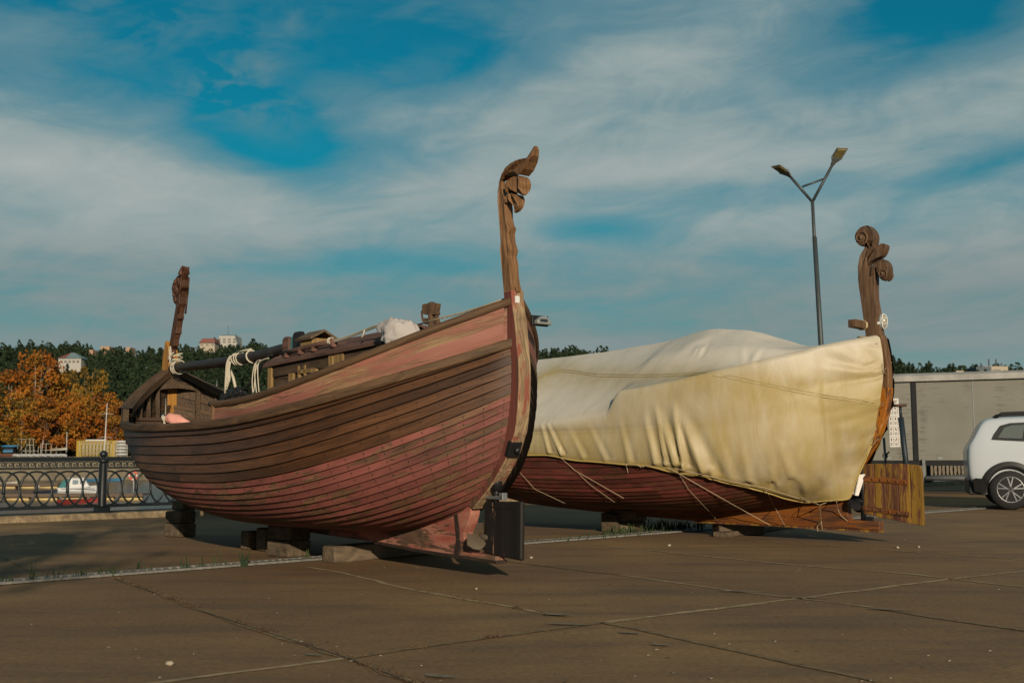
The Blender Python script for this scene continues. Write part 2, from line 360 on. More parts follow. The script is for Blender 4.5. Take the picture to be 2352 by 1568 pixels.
def at_a(x,v=0):
    """y,z of the port hull line v at station x"""
    o=np.argsort(HA[:,v]); return np.interp(x,HA[o,v],HY[o,v]),np.interp(x,HA[o,v],HZ[o,v])
F1=Frame((-.09,9.3),(-.613,.79)); F2=Frame((4.12,12.85),(-.7506,.6608))
def interp_image(fr,a,y,pts,lo=-1,hi=4):
    """height of the edge above plan points, surveyed from the photo"""
    pts=np.array(sorted(pts)); out=[]
    for aa,yy in zip(a,y):
        l,h=lo,hi
        for _ in range(40):
            m=(l+h)/2; q=proj(fr.w(np.array(aa),np.array(yy),np.array(m)))
            if q[1]>np.interp(q[0],pts[:,0],pts[:,1]): l=m
            else: h=m
        out.append((l+h)/2)
    return np.array(out)
def resample(a0,a1,n):
    A=np.linspace(a0,a1,n); o=np.argsort(HA[:,0]); return A,np.interp(A,HA[o,0],HY[o,0]),np.interp(A,HA[o,0],HZ[o,0])
# stern washstrake cap (from the photo of the bare boat)
CAPI=[(530.5,927),(627,896.5),(744,857.5),(893,794),(981,760),(1098,718),(1176,691)]
_A,_Y,_Z=resample(-.17,2.85,12); CAPC=np.polyfit(_A,interp_image(F1,_A,_Y,CAPI),4)
def cap_z(a): return np.polyval(CAPC,a)
BOWC=[(284,943),(305,917),(330,893),(360,868),(385,850),(400,843)]
def bow_cap():
    i0=int(np.argmin(np.abs(HA[:,0]-5.55))); idx=np.arange(i0,NTT); A,Y=HA[idx,0],HY[idx,0]
    q=proj(F1.w(A,Y,HZ[idx,0]+.1)); k=int(np.argmin(q[:,0]))
    z=interp_image(F1,A[k:],Y[k:],BOWC); A,Y,idx=A[k:],Y[k:],idx[k:]
    s=np.concatenate([[0],np.cumsum(np.hypot(np.diff(A),np.diff(Y)))]); c=np.polyfit(s,z,3)
    return A,Y,HZ[idx,0],np.polyval(c,s),s
BA,BY,BZ0,BZ1,BS=bow_cap()
def planking(sg,zones,name,parent,lip=.023,seed=0):
    """sixteen lapped strakes on one side; zones: strake -> material slot"""
    r=random.Random(seed+(sg>0)); mb=MB(); P=side(HS,sg); N=HN*np.array([1,sg,1])
    U=np.concatenate([[0],np.cumsum(np.linalg.norm(np.diff(HS[:,3],axis=0),axis=1))])
    endk=np.clip(np.minimum(HT,1-HT)/.02,.25,1)[:,None]
    for k in range(NV-1):
        cuts=sorted(r.uniform(.6,7.) for _ in range(2)); vals=[r.random() for _ in range(3)]
        t0=P[:,k]-N[:,k]*lip*.5*endk; b0=P[:,k+1]+N[:,k+1]*lip*.5*endk
        rows=np.stack([t0,(t0*2+b0)/3,(t0+2*b0)/3,b0],1)
        rn=[]; 
        for i in range(NTT-1):
            u=(U[i]+U[i+1])/2; s=vals[0 if u<cuts[0] else 1 if u<cuts[1] else 2]; rn+=[s]*3
        w=np.linalg.norm(rows[:,3]-rows[:,0],axis=1); uv=np.stack([np.repeat(U[:,None],4,1),k*3.3+np.outer(w,[0,.33,.66,1])],-1)
        mb.grid(rows,zones(k),uv,rn,flip=sg<0,smooth=True)
        if k<NV-2:
            nx=P[:,k+1]-N[:,k+1]*lip*.5*endk; dn_=P[:,k+2]-P[:,k+1]; dn_/=np.linalg.norm(dn_,axis=1,keepdims=True)+1e-9; nx=nx+dn_*.011*endk+N[:,k+1]*.001; mb.grid(np.stack([b0,nx],1),2,np.stack([uv[:,3],uv[:,3]+[0,.02]],1),[rn[3*i] for i in range(NTT-1)],flip=sg<0,smooth=False)  # strip below the lap, coloured dark as the lap's shade
    return mb
def sweep(pts,prof,mb,mat=0,nrm=None,smooth=False,rn=.5):
    """moulding: profile (out, up) carried along a line, out = horizontal normal"""
    P=np.array(pts); T=np.gradient(P,axis=0); T/=np.linalg.norm(T,axis=1,keepdims=True)
    if nrm is None: nrm=np.stack([-T[:,1],T[:,0],0*T[:,0]],1)
    nrm/=np.linalg.norm(nrm,axis=1,keepdims=True)+1e-9
    up=np.array([0,0,1.]); rows=np.stack([P+nrm*o+up*u for o,u in prof],1)
    U=np.concatenate([[0],np.cumsum(np.linalg.norm(np.diff(P,axis=0),axis=1))]); pu=np.concatenate([[0],np.cumsum([math.dist(prof[i],prof[i+1]) for i in range(len(prof)-1)])])
    uv=np.stack(np.meshgrid(U,pu,indexing='ij'),-1)
    mb.grid(rows,mat,uv,rn,smooth=smooth)
    return mb
# ------------------------------------------------------------------ boat 1: bare hull
def trace(fr,pts,ox,oy,sc,off=0.):
    out=[]
    for x,y in pts:
        p=fr.L((ox+x*sc)/1.7415,(oy+y*sc)/1.7415,off); out.append((p[0],p[2]))
    return out
POST_AFT_=[(-.298,2.30),(-.341,2.059),(-.367,1.847),(-.387,1.683),(-.374,1.442),(-.344,1.212),(-.311,1.13),(-.231,.993),(-.052,.794),(.06,.68),(.17,.58),(.288,.534)]
def tracet(fr,pts,ox,oy,sc,t):
    """outline seen obliquely: its left side is the near (port) face, its right side the far face"""
    P=np.array([((ox+x*sc)/1.7415,(oy+y*sc)/1.7415) for x,y in pts]); n=len(P); Q=np.roll(P,-1,0); out=[]
    for x,y in P:
        xs=[]
        for yy in (y-1.2,y,y+1.2):
            m=(P[:,1]-yy)*(Q[:,1]-yy)<=0; d=Q[m,1]-P[m,1]; k=np.where(np.abs(d)<1e-6,0,(yy-P[m,1])/np.where(np.abs(d)<1e-6,1,d)); xs+=list(P[m,0]+(Q[m,0]-P[m,0])*k)
        l,r=(min(xs+[x]),max(xs+[x])); rel=0. if r-l<1e-3 else (x-l)/(r-l)*2-1
        p0=fr.L(x,y,0.); sh=abs(proj(fr.w(p0[0],.1,p0[2]))[0]-x)*10; tv=max(.012,min(t,.56*(r-l)/(2*sh)))
        q=fr.L(x,y,-tv*rel); out.append((q[0],q[2],tv))
    return out
def prismt(mb,poly,rn=.5):
    n=len(poly); V=[(x,-t,z) for x,z,t in poly]+[(x,t,z) for x,z,t in poly]; mb.add(V,[list(range(n)),list(range(2*n-1,n-1,-1))]+[(i,i+n,(i+1)%n+n,(i+1)%n) for i in range(n)],0,rn=rn)
def smooth_poly(p,n=3):
    p=[np.array(q) for q in p]; out=[]
    for i in range(len(p)):
        a,b,c,d=p[i-1],p[i],p[(i+1)%len(p)],p[(i+2)%len(p)]
        for k in range(n):
            t=k/n; out.append(tuple(.5*((2*b)+(c-a)*t+(2*a-5*b+4*c-d)*t*t+(-a+3*b-3*c+d)*t**3)))
    return out
POST_AFT=[tuple(F1.L(x,y,-.058)[[0,2]]) for x,y in ((1202,668),(1204,700),(1210,740),(1215,800),(1219,847),(1218,917),(1212,984),(1206,1005),(1192,1048),(1161,1105),(1133,1143),(1113,1168))]
def arc_line(p,n=4):
    p=[np.array(q,float) for q in p]; out=[]
    for i in range(len(p)-1):
        a=p[max(i-1,0)];b=p[i];c=p[i+1];d=p[min(i+2,len(p)-1)]
        for k in range(n):
            t=k/n; out.append(tuple(.5*((2*b)+(c-a)*t+(2*a-5*b+4*c-d)*t*t+(-a+3*b-3*c+d)*t**3)))
    out.append(tuple(p[-1])); return out
def rope_pts(p,n=6): return arc_line(p,n)
def hull_common(root,zones,mats,seed,lip=.024):
    for sg in (1,-1):
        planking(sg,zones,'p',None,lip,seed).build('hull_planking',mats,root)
def lining(root,mat):
    mb=MB(); S=HS-HN*.04; n=9
    for sg in (1,-1):
        P=side(S,sg)[:,:n]; U=np.arange(NTT)*.1
        uv=np.stack(np.meshgrid(U,np.arange(n)*.13,indexing='ij'),-1); mb.grid(P,0,uv,.4,flip=sg>0)
    mb.build('inner_planking',mat,root)
    d=MB(); S5=HS[:,3]-HN[:,3]*.045; rows=np.stack([side(S5,1),side(S5,-1)],1); d.grid(rows,0,np.stack(np.meshgrid(np.arange(NTT)*.1,[0,1.],indexing='ij'),-1),.3)
    d.build('deck',mat,root)
def rub_rails(root,mat,w=.036,h=.075,z=.0):
    for sg in (1,-1):
        P=side(HS[:,0]+np.array([0,0,z]),sg)[1:-1]; N=(HN[:,0]*np.array([1,sg,0]))[1:-1]
        w_=w; w=w_ if sg>0 else .012; mb=MB(); sweep(P,[(-.01,-h*.62),(w*.8,-h*.62),(w,-h*.45),(w,h*.25),(w*.75,h*.4),(-.05,h*.4),(-.05,-.02)],mb,nrm=N,rn=.5); mb.build('rub_rail',mat,root); w=w_
def keel_part(root,mats,aft=.39):
    # deadwood and keel in the centre plane
    bot=[(.02,.150),(.35,.155),(1.227,.175),(1.666,.20),(2.6,.215),(4.,.25),(5.2,.33),(5.7,.44)]
    top=[(5.75,.66),(5.,.42),(4.,.36),(3.,.35),(2.,.37),(1.3,.40),(.9,.45),(.62,.54),(.42,.62),(.36,.60)]
    aftp=[(.36,.52),(.40,.44),(.46,.36),(.45,.29),(.38,.22),(.32,.205),(.02,.195)]
    mb=MB(); mb.prism(arc_line(bot,2)+top+aftp,-.05,.05,0,rn=.4); mb.build('keel',mats[0],root,bevel=.008)
    sh=MB(); sh.prism([(0.,.135),(.0,.162),(.35,.168),(1.227,.186),(1.9,.215),(1.9,.19),(1.227,.158),(.9,.148)],-.056,.056,0); sh.build('keel_shoe',mats[1],root,bevel=.004)
def propeller(root,at,r,mat):
    mb=MB(); R=Matrix(((0,0,1),(0,1,0),(1,0,0)))
    mb.lathe([(.012,-.09),(.03,-.07),(.036,0),(.03,.05),(.012,.07)],at,12,0,R)
    for k in range(3):
        th=math.radians(100+120*k); rows=[]
        for i in range(7):
            t=i/6; rr=.02+r*t; w=.055*math.sin(math.pi*min(1,.18+t*.82))**.7*(1.6 if r>.1 else 1); tw=math.radians(62-34*t)
            row=[]
            for s in (-1,-.4,.4,1):
                u=s*w; lx=u*math.sin(tw)*.9; tang=u*math.cos(tw)
                row.append((at[0]+lx,at[1]+rr*math.cos(th)-tang*math.sin(th),at[2]+rr*math.sin(th)+tang*math.cos(th)))
            rows.append(row)
        mb.grid(rows); mb.grid(np.array(rows)+np.array([.008,0,0]),flip=True)
    return mb.build('propeller',mat,root)

boat=empty('wooden_boat','uncovered clinker boat with brown topsides over peeling red bottom and a carved scroll sternpost','boat',(*F1.P,0),F1.rz,'replica rowing ships laid up on the quay')
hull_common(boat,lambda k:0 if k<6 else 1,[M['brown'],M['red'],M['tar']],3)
lining(boat,M['cabin'])
rub_rails(boat,M['rail'])
keel_part(boat,(M['keel'],M['keel_black']))
# sternpost, lower curved timber
aft=arc_line(POST_AFT,3); fore=[(x+(.22 if z<2.05 else .22-.11*min(1,(z-2.05)/.15)),z) for x,z in aft if z>.66]
mb=MB(); mb.prism(aft+[(.42,.60)]+fore[::-1],-.062,.062,0,rn=.5)
mb.m[0]=mb.m[1]=1; post=mb.build('sternpost',[M['post'],M['post_side']],boat,bevel=.008)
# carved upper part
T4=(1700,550,.5102)
shaft=[(628,1300),(620,1250),(605,1080),(592,930),(588,880),(594,810),(585,720),(575,600),(567,500),(570,420),(580,350),(600,290),(625,240),(665,205),(715,178),(770,175),(800,160),(825,118),(848,78),(862,66),(882,70),(896,100),(893,150),(880,200),(855,260),(815,306),(785,300),(750,277),(700,279),(662,292),(638,320),(626,350),(632,400),(650,440),(676,470),(690,560),(690,640),(700,690),(717,715),(705,760),(712,830),(732,890),(720,935),(733,1000),(735,1050),(738,1100),(745,1150),(760,1200),(772,1300)]
b1=[(626,362),(650,332),(690,310),(740,303),(790,310),(820,328),(833,370),(825,410),(800,445),(770,456),(735,440),(700,412),(680,396),(655,398),(630,430)]
b2=[(630,472),(650,437),(680,424),(710,434),(745,462),(768,456),(783,490),(775,540),(750,575),(720,590),(698,587),(694,540),(690,500),(672,468),(648,470),(630,510)]
mb=MB(); prismt(mb,tracet(F1,shaft,*T4,.054)); prismt(mb,smooth_poly(tracet(F1,b1,*T4,.062),2),.65); prismt(mb,smooth_poly(tracet(F1,b2,*T4,.064),2),.35)
horn=[(690,215),(740,195),(790,185),(812,160),(838,112),(862,70),(882,72),(894,102),(890,150),(876,200),(850,258),(815,303),(780,288),(740,262),(700,262)]

sc=mb.build('scroll_carving',M['carved'],boat,bevel=.006)
# small fittings of the post
p=F1.L(1191,687,.0); mb=MB(); q0=F1.L(1191,687,.02); mb.box((POST_AFT[0][0]-.005,.012,2.255),(.012,.045,.055)); mb.build('white_tag',M['white_plastic'],post)
mb=MB(); mb.lathe([(.024,0),(.024,.012),(.018,.016)],(POST_AFT[0][0]-.002,.005,2.335),12,0,Matrix.Rotation(-math.pi/2,3,'Y')); mb.build('wooden_plug',M['carved'],post)
q=F1.L(1183,1030,.07); mb=MB(); gz=1.055; ga=np.interp(gz,[p[1] for p in POST_AFT[::-1]],[p[0] for p in POST_AFT[::-1]]); mb.box((ga+.005,.018,gz),(.05,.115,.125),Matrix.Rotation(-.40,3,'Y')); mb.lathe([(.022,0),(.03,.02),(.015,.035)],(ga-.02,.01,gz-.01),10,0,Matrix.Rotation(-math.pi/2-.4,3,'Y')); mb.build('black_gudgeon',M['black'],post,bevel=.006)
# stern lamp
q=F1.L(1217,735,-.06)
mb=MB(); mb.box((q[0]-.0,-.16,q[2]),(.025,.17,.085)); lamp=mb.build('stern_lamp',M['black'],boat,bevel=.006)
mb=MB(); mb.prism([(-.078,-.034),(.072,-.034),(.078,-.006),(.03,.030),(-.02,.036),(-.07,.0)],0,.05)
for i,v in enumerate(mb.v): mb.v[i]=(q[0]-.012-v[1],-.165+v[0]*.98,q[2]+v[2])
mb.build('lamp_cover',M['lamp_grey'],lamp,bevel=.008)
mb=MB(); mb.box((q[0]-.064,-.155,q[2]-.002),(.006,.075,.022)); mb.build('lamp_lens',M['glass_dark'],lamp)
# rudder
rd=[trace(F1,[pp],0,0,1.7415)[0] for pp in ((1116,1151),(1118,1283),(1203,1289),(1207,1152))]
mb=MB(); mb.prism([(rd[0][0],.628),(rd[0][0]+.01,.205),(rd[2][0]+.01,.175),(rd[2][0],.64)],-.022,.022,0,rn=.5)
rud=mb.build('rudder',M['rudder_black'],boat,bevel=.018,seg=3)
mb=MB(); mb.tube([(.075,0,.60),(.07,0,.80)],.026,10); mb.tube([(.068,0,.72),(.064,0,.86)],.05,10); mb.build('rudder_stock',M['black'],rud)
mb=MB(); mb.box((.07,0,.662),(.22,.05,.028)); mb.box((-.02,0,.672),(.05,.05,.06)); mb.build('rudder_bracket',M['metal'],rud,bevel=.004)
mb=MB(); mb.box((-.06,.024,.585),(.34,.006,.012)); mb.build('rudder_strap',M['black'],rud)
propeller(boat,(.24,0,.335),.155,M['bronze'])
mb=MB(); mb.prism([(.60,.165),(.56,.30),(.60,.56),(.565,.57),(.52,.40),(.50,.22),(.54,.16)],-.057,.057); mb.build('keel_strap',M['keel_black'],boat)
# stern washstrakes: two pink planks and a cap rail each side
for sg in (1,-1):
    A,Y,Z=resample(-.17,2.80,40); C=cap_z(A); out=.02+.05*np.clip((2.8-A)/3,0,1)*0
    mb=MB()
    for k,(f0,f1) in enumerate(((.06,.50),(.50,1.))):
        rows=[]
        for f,o in ((f0,.012 if k else .016),(f1-.004,.020 if k==0 else .012)):
            rows.append(np.stack([A,sg*(Y+o-.01),Z+(C-Z)*f],1))
        rows=np.stack(rows,1)[:, ::1]; w=np.abs(rows[:,1,2]-rows[:,0,2])
        uv=np.stack([np.repeat(A[:,None],2,1),k*2.7+np.stack([0*w,w],1)],-1); mb.grid(rows,0,uv,.35+.3*k,flip=sg>0)
    rows=np.stack([np.stack([A,sg*(Y-.03),Z],1),np.stack([A,sg*(Y-.03),C],1)],1); mb.grid(rows,0,np.stack([np.repeat(A[:,None],2,1)+9,np.repeat(np.array([[0,.3]]),len(A),0)],-1),.2,flip=sg<0)
    y=at_a(2.8)[0]; mb.box((2.81,sg*(y-.012),(Z[-1]+C[-1])/2),(.03,.075,C[-1]-Z[-1]),rn=.9)
    mb.build('washstrake',M['pink'],boat)
    A,Y,Z=resample(-.20,2.92,40); C=cap_z(A); mb=MB()
    mb.tube(np.stack([A,sg*(Y-.005),C],1),np.where(A>2.85,.024,.034),10); mb.build('cap_rail',M['rail'],boat)
# bow washstrakes with wide cap boards
for sg in (1,-1):
    A,Y,Z0,Z1=BA,BY,BZ0,BZ1; mb=MB(); W=Z1-Z0
    for k in range(3):
        f0,f1=k/3,(k+1)/3-.02
        for o,fl in ((.005,sg>0),(-.03,sg<0)):
            rows=np.stack([np.stack([A,sg*(Y+o),Z0+W*f0],1),np.stack([A,sg*(Y+o),Z0+W*f1],1)],1); mb.grid(rows,0,np.stack([np.repeat(BS[:,None],2,1),k*2.1+np.stack([0*W,W*.33],1)],-1),.3+.25*k,flip=fl)
    mb.build('bow_washstrake',M['cabin'],boat)
    mb=MB(); P=np.stack([A-.02,sg*(Y+.01),Z1],1); T=np.gradient(P,axis=0); n=np.stack([T[:,1],-T[:,0],0*T[:,0]],1)*(-sg); n/=np.linalg.norm(n,axis=1,keepdims=True)
    k=len(P)-4; sweep(P[:k],[(-.10,-.065),(.045,-.055),(.05,.03),(-.10,.03),(-.10,-.065)],mb,nrm=n[:k],rn=.6); mb.build('bow_cap_board',M['rail'],boat)
    mb=MB(); mb.box((A[0]-.05,sg*(Y[0]+.0),(Z0[0]+Z1[0])/2+.01),(.085,.07,Z1[0]-Z0[0]+.02),rn=.8); mb.build('end_post',M['grey_wood'],boat,bevel=.008)
    for i,a in enumerate((6.12,6.36,6.58,6.78,6.95)):
        y=np.interp(a,BA,BY); z0=np.interp(a,BA,BZ0); z1=np.interp(a,BA,BZ1); mb=MB(); yy=y-.07
        mb.bar((a-.02,sg*yy,z0-.25),(a,sg*(yy+.01),z1-.02),.05,.055,rn=.3+.12*i,up=(0,1,0)); mb.build('rib',M['cabin'],boat,bevel=.006)
# breasthook plate with arched aft edge
mb=MB(); rows=[]; AA=np.linspace(6.94,7.16,9)
for a in AA:
    y=max(.03,np.interp(a,BA,BY)-.02); z=np.interp(a,BA,BZ1)-.012-.06*(7.16-a)/.22; rows.append([(a,y*s,z+.05*(1-s*s)*min(1,y/.3)) for s in np.linspace(-1,1,11)])
rows=np.array(rows); low=rows-np.array([0,0,.05]); UV=np.stack([rows[...,1],rows[...,0]],-1)
mb.grid(rows,0,UV,.5); mb.grid(low,0,UV,.3,flip=True); mb.grid(np.stack([rows[0],low[0]],1),0,np.stack([UV[0],UV[0]+[0,.05]],1),.8,flip=True)
mb.build('breasthook',M['cabin'],boat)
mb=MB(); mb.box((6.22,.0,1.455),(.30,1.62,.04),rn=.5); mb.build('thwart',M['rail'],boat,bevel=.006)
mb=MB(); mb.box((6.05,.0,1.395),(.05,1.72,.06),rn=.2); mb.build('thwart_beam',M['cabin'],boat,bevel=.004)
# dragon stem
T3=(620,1020,.3063)
dr=[(150,1450),(160,1330),(193,1130),(215,990),(235,870),(265,722),(275,660),(250,625),(235,590),(230,568),(238,520),(222,490),(215,430),(228,372),(258,330),(284,280),(322,255),(345,180),(358,140),(374,150),(379,226),(392,222),(428,176),(443,155),(450,180),(440,240),(430,330),(430,410),(450,430),(420,475),(410,560),(413,640),(388,690),(380,760),(383,830),(358,865),(350,950),(352,1030),(328,1030),(320,1100),(317,1190),(296,1192),(272,1232),(285,1290),(245,1300),(232,1460)]
off=0.
mb=MB(); P=tracet(F1,dr,*T3,.05); prismt(mb,P)
stem=mb.build('dragon_stem',M['dragon'],boat,bevel=.006)
mb=MB(); low=trace(F1,[(150,1460),(160,1330),(193,1120),(232,1200),(240,1300),(250,1320),(236,1470)],*T3); low=[(low[0][0]+.0,1.5)]+low+[(low[-1][0],1.5)]; mb.prism(low,-.064,.064,rn=.5); mb.build('stem_timber',M['yellow_wood'],boat,bevel=.01)
mb=MB()
for (x,y,r) in ((268,445,.055),(262,470,.035),(300,330,.04),(262,350,.034),(240,420,.03),(262,585,.045),(245,520,.03)):
    c=F1.L((T3[0]+x*T3[2])/1.7415,(T3[1]+y*T3[2])/1.7415,.05)[[0,2]]
    for sg in (1,-1): mb.blob((c[0],sg*.048,c[1]),(r,.022,r*1.1),n=8,m=5)
for x0,y0,x1,y1 in ((345,280,330,500),(330,500,300,760),(300,420,320,330),(285,530,300,420)):
    a=[F1.L((T3[0]+x*T3[2])/1.7415,(T3[1]+y*T3[2])/1.7415,.05)[[0,2]] for x,y in ((x0,y0),(x1,y1))]
    for sg in (1,-1): mb.tube([(a[0][0],sg*.05,a[0][1]),(a[1][0],sg*.05,a[1][1])],.012,6)
for (x0,y0,x1,y1,o) in ((335,255,360,140,.045),(415,240,443,155,-.03)):
    a=F1.L((T3[0]+x0*T3[2])/1.7415,(T3[1]+y0*T3[2])/1.7415,o); b=F1.L((T3[0]+x1*T3[2])/1.7415,(T3[1]+y1*T3[2])/1.7415,o); mb.tube(arc_line([tuple(a),tuple((a+b)/2+np.array([.012,0,0])),tuple(b)],3),list(np.linspace(.042,.006,7)),8)
mb.build('dragon_face',M['dragon'],stem)
# cabin
cy=.34; _f=F1.L(607,837,.40); _a=F1.L(890,779,.40); ca0,ca1=1.30,float(_f[0])-.06
def roof_z(a): return float(_f[2]+(_a[2]-_f[2])*(a-_f[0])/(_a[0]-_f[0]))
rise=float(F1.L(800,778,0)[2]-roof_z(F1.L(800,778,0)[0])); AX=lambda x,y:float(F1.L(x,y,cy+.03)[0])
mb=MB()
for sg in (1,-1):
    for k in range(5):
        z0=1.2+.150*k; mb.box(((ca0+ca1)/2,sg*(cy-.012),z0+.075),(ca1-ca0,.028,.144),rn=.25+.13*k)
for a in (ca0,ca1):
    for k in range(5): mb.box((a,0,1.2+.142*k+.07),(.03,2*cy,.138),rn=.3+.1*k)
mb.build('cabin_wall',M['cabin'],boat)
mb=MB(); mb.bar((ca0,cy+.012,roof_z(ca0)-.075),(ca1,cy+.012,roof_z(ca1)-.075),.03,.13,rn=.4,up=(0,0,1)); mb.bar((ca0,-cy-.012,roof_z(ca0)-.075),(ca1,-cy-.012,roof_z(ca1)-.075),.03,.13,rn=.4); mb.build('cabin_header',M['cabin'],boat)
for sg in (1,-1):
    for a,w,rn in ((ca1-.03,.08,.5),(AX(670,865),.10,.7),(AX(723,845),.095,.5),(AX(762,825),.085,.8),(AX(780,815),.17,.6),(ca0+.02,.06,.3)):
        mb=MB(); top=roof_z(a)-(.14 if abs(a-AX(670,865))<.01 or abs(a-AX(723,845))<.01 else .02); mb.bar((a,sg*(cy+.03),1.25),(a,sg*(cy+.03),top),w,.03,up=(0,1,0),rn=rn); mb.build('cabin_post',M['cabin_trim'],boat,bevel=.003)
    mb=MB()
    wa,wb_=AX(686,860),AX(700,855)
    for a in (wa,wb_): mb.bar((a,sg*(cy+.02),1.4),(a,sg*(cy+.02),1.90),.03,.03,up=(0,1,0),rn=.8)
    mb.bar((wa,sg*(cy+.02),1.84),(AX(723,845),sg*(cy+.02),1.84),.03,.04,rn=.2); wf=mb.build('window_frame',M['cabin_trim'],boat)
    mb=MB(); mb.box((AX(711,855),sg*(cy+.008),1.62),(wb_-AX(722,855),.012,.46)); mb.build('window_pane',M['glass_blue'],wf)
# roof: boards running fore and aft on a low gable
mb=MB()
for sg in (1,-1):
    for k in range(6):
        y0,y1=k*.0685,(k+1)*.0685-.004; h=lambda y:rise*(1-(y/.411)**1.4)
        for a0,a1 in ((1.22,2.05),(2.055,ca1+.08)):
            V=[(a0,sg*y0,roof_z(a0)+h(y0)+.002*k),(a1,sg*y0,roof_z(a1)+h(y0)+.002*k),(a1,sg*y1,roof_z(a1)+h(y1)-.008),(a0,sg*y1,roof_z(a0)+h(y1)-.008)]
            V+=[(x,y,z-.026) for x,y,z in V]
            mb.add(V,[(0,1,2,3),(7,6,5,4),(0,4,5,1),(1,5,6,2),(2,6,7,3),(3,7,4,0)],0,rn=random.random())
roof=mb.build('cabin_roof',M['roof'],boat,weld=False)
mb=MB(); p0=F1.L(718,803,0.15); hx,_,hz=F1.L(727,795,.1); mb.box((hx,.1,hz-.01),(.26,.24,.16),rn=.7); vent=mb.build('roof_hatch',M['cabin_trim'],boat,bevel=.004)
mb=MB(); mb.prism([(-.16,-.0),(0,.085),(.16,0),(.15,-.022),(0,.06),(-.15,-.022)],-.17,.17); 
mb.v=[(hx+v[1],.1+v[0],hz+.075+v[2]) for v in mb.v]; mb.build('hatch_lid',M['grey_wood'],vent)
# ------------------------------------------------------------------ things lying on boat 1
def on_boat(fr,name,label,cat,mb,mat,group=None,bevel=0,jitter=0):
    o=mb.build(name,mat,None,(*fr.P,0),fr.rz,bevel=bevel,jitter=jitter); return tag(o,label,cat,group)
sp=empty('mast_spar','long black tarred mast lying along the cabin roof, lashed to the dragon stem','mast',(*F1.P,0),F1.rz)
def _sp(a): return (a,.02-.0*a,2.165+.02*max(0,3.6-a))
mb=MB(); mb.tube([(7.0,.07,2.15),(6.9,.07,2.15),(5.5,.06,2.125),(4.4,.05,2.135),(3.4,.03,2.18),(3.08,.02,2.19)],[.05,.056,.060,.062,.066,.066],14); mb.build('pole',M['spar'],sp)
crw=MB(); crw.prism([(3.66,2.05),(3.68,2.24),(3.63,2.27),(3.55,2.27),(3.52,2.24),(3.52,2.05)],.10,.15); crw.build('cheek_board',M['roof'],sp,bevel=.012)
crw=MB(); crw.prism([(3.42,2.05),(3.42,2.27),(3.38,2.30),(3.26,2.30),(3.22,2.25),(3.22,2.05)],.10,.16); crw.build('cheek_board',M['rudder_black'],sp,bevel=.012)
crw=MB(); crw.prism([(3.53,2.06),(3.53,2.24),(3.49,2.265),(3.42,2.26),(3.42,2.06)],.09,.13); crw.build('sheave_block',M['teal'],sp,bevel=.012)
def C1(x,y,off): return tuple(F1.L(x,y,off))
mb=MB()
for k in range(3): mb.tube([(5.02-.06*k+.02*math.sin(t),.055+  .072*math.cos(t),2.13+.072*math.sin(t)) for t in np.linspace(0,2*math.pi,14)],.008,6)
mb.tube([(4.62+.02*math.sin(t),.052+.072*math.cos(t),2.135+.072*math.sin(t)) for t in np.linspace(0,2*math.pi,14)],.010,6)
mb.tube([(4.62,.06,2.22),(4.80,.08,2.215),(4.98,.09,2.21)],.010,6)
for k in range(4):
    x=5.04+.02*k; d=.02*math.sin(k*2); mb.tube(rope_pts([(x-.05,.13,2.17),(x,.145,2.10),(x+.02+d,.15,1.96),(x+.01,.15,1.89-.025*k),(x-.03,.15,1.86-.025*k),(x-.05+d,.15,1.92),(x-.03,.15,2.0),(x-.05,.145,2.1)]),.006,6)
on_boat(F1,'rope_hank','pale twisted rope wound round the black mast and hanging in a hank','rope',mb,M['rope'],'ropes hanging on the boat')
mb=MB()
for k in range(3): mb.tube([(6.83-.05*k,.07+.085*math.cos(t),2.15+.09*math.sin(t)) for t in np.linspace(0,2*math.pi,14)],.007,5)
for k in range(4): mb.tube([(7.04+.1*math.cos(t),.01+.09*math.sin(t),2.24+.03*k+.03*math.sin(t+k)) for t in np.linspace(0,2*math.pi,16)],.007,5)
mb.tube(rope_pts([(6.94,.09,2.35),(6.9,.13,2.26),(6.86,.15,2.2),(6.78,.14,2.24),(6.70,.12,2.23)]),.008,5); mb.tube(rope_pts([(7.0,.1,2.42),(6.96,.12,2.36),(6.9,.12,2.30),(6.80,.13,2.34)]),.008,5); mb.tube(rope_pts([(7.0,.1,2.25),(6.97,.12,2.4),(6.93,.12,2.42),(6.9,.12,2.3)]),.008,5)
on_boat(F1,'rope_lashing','white rope lashing tying the mast end to the yellow foot of the dragon stem','rope',mb,M['rope'],'ropes hanging on the boat')
mb=MB()
mb.tube(rope_pts([(a+.52,y-.28,z+.02) for a,y,z in [(3.20,.68,1.97),(3.24,.7,1.95),(3.27,.71,1.80),(3.25,.71,1.66),(3.22,.71,1.70),(3.20,.71,1.86),(3.18,.7,1.95)]]),.006,6); mb.tube(rope_pts([(a+.52,y-.28,z+.02) for a,y,z in [(3.10,.7,1.99),(3.18,.71,1.97),(3.19,.72,1.84),(3.13,.72,1.62),(3.10,.72,1.58),(3.08,.72,1.64),(3.12,.72,1.85),(3.13,.7,1.97),(2.95,.68,2.0)]]),.006,6)
on_boat(F1,'rope_hank','white rope dangling in loops from the forward corner of the cabin roof','rope',mb,M['rope'],'ropes hanging on the boat')
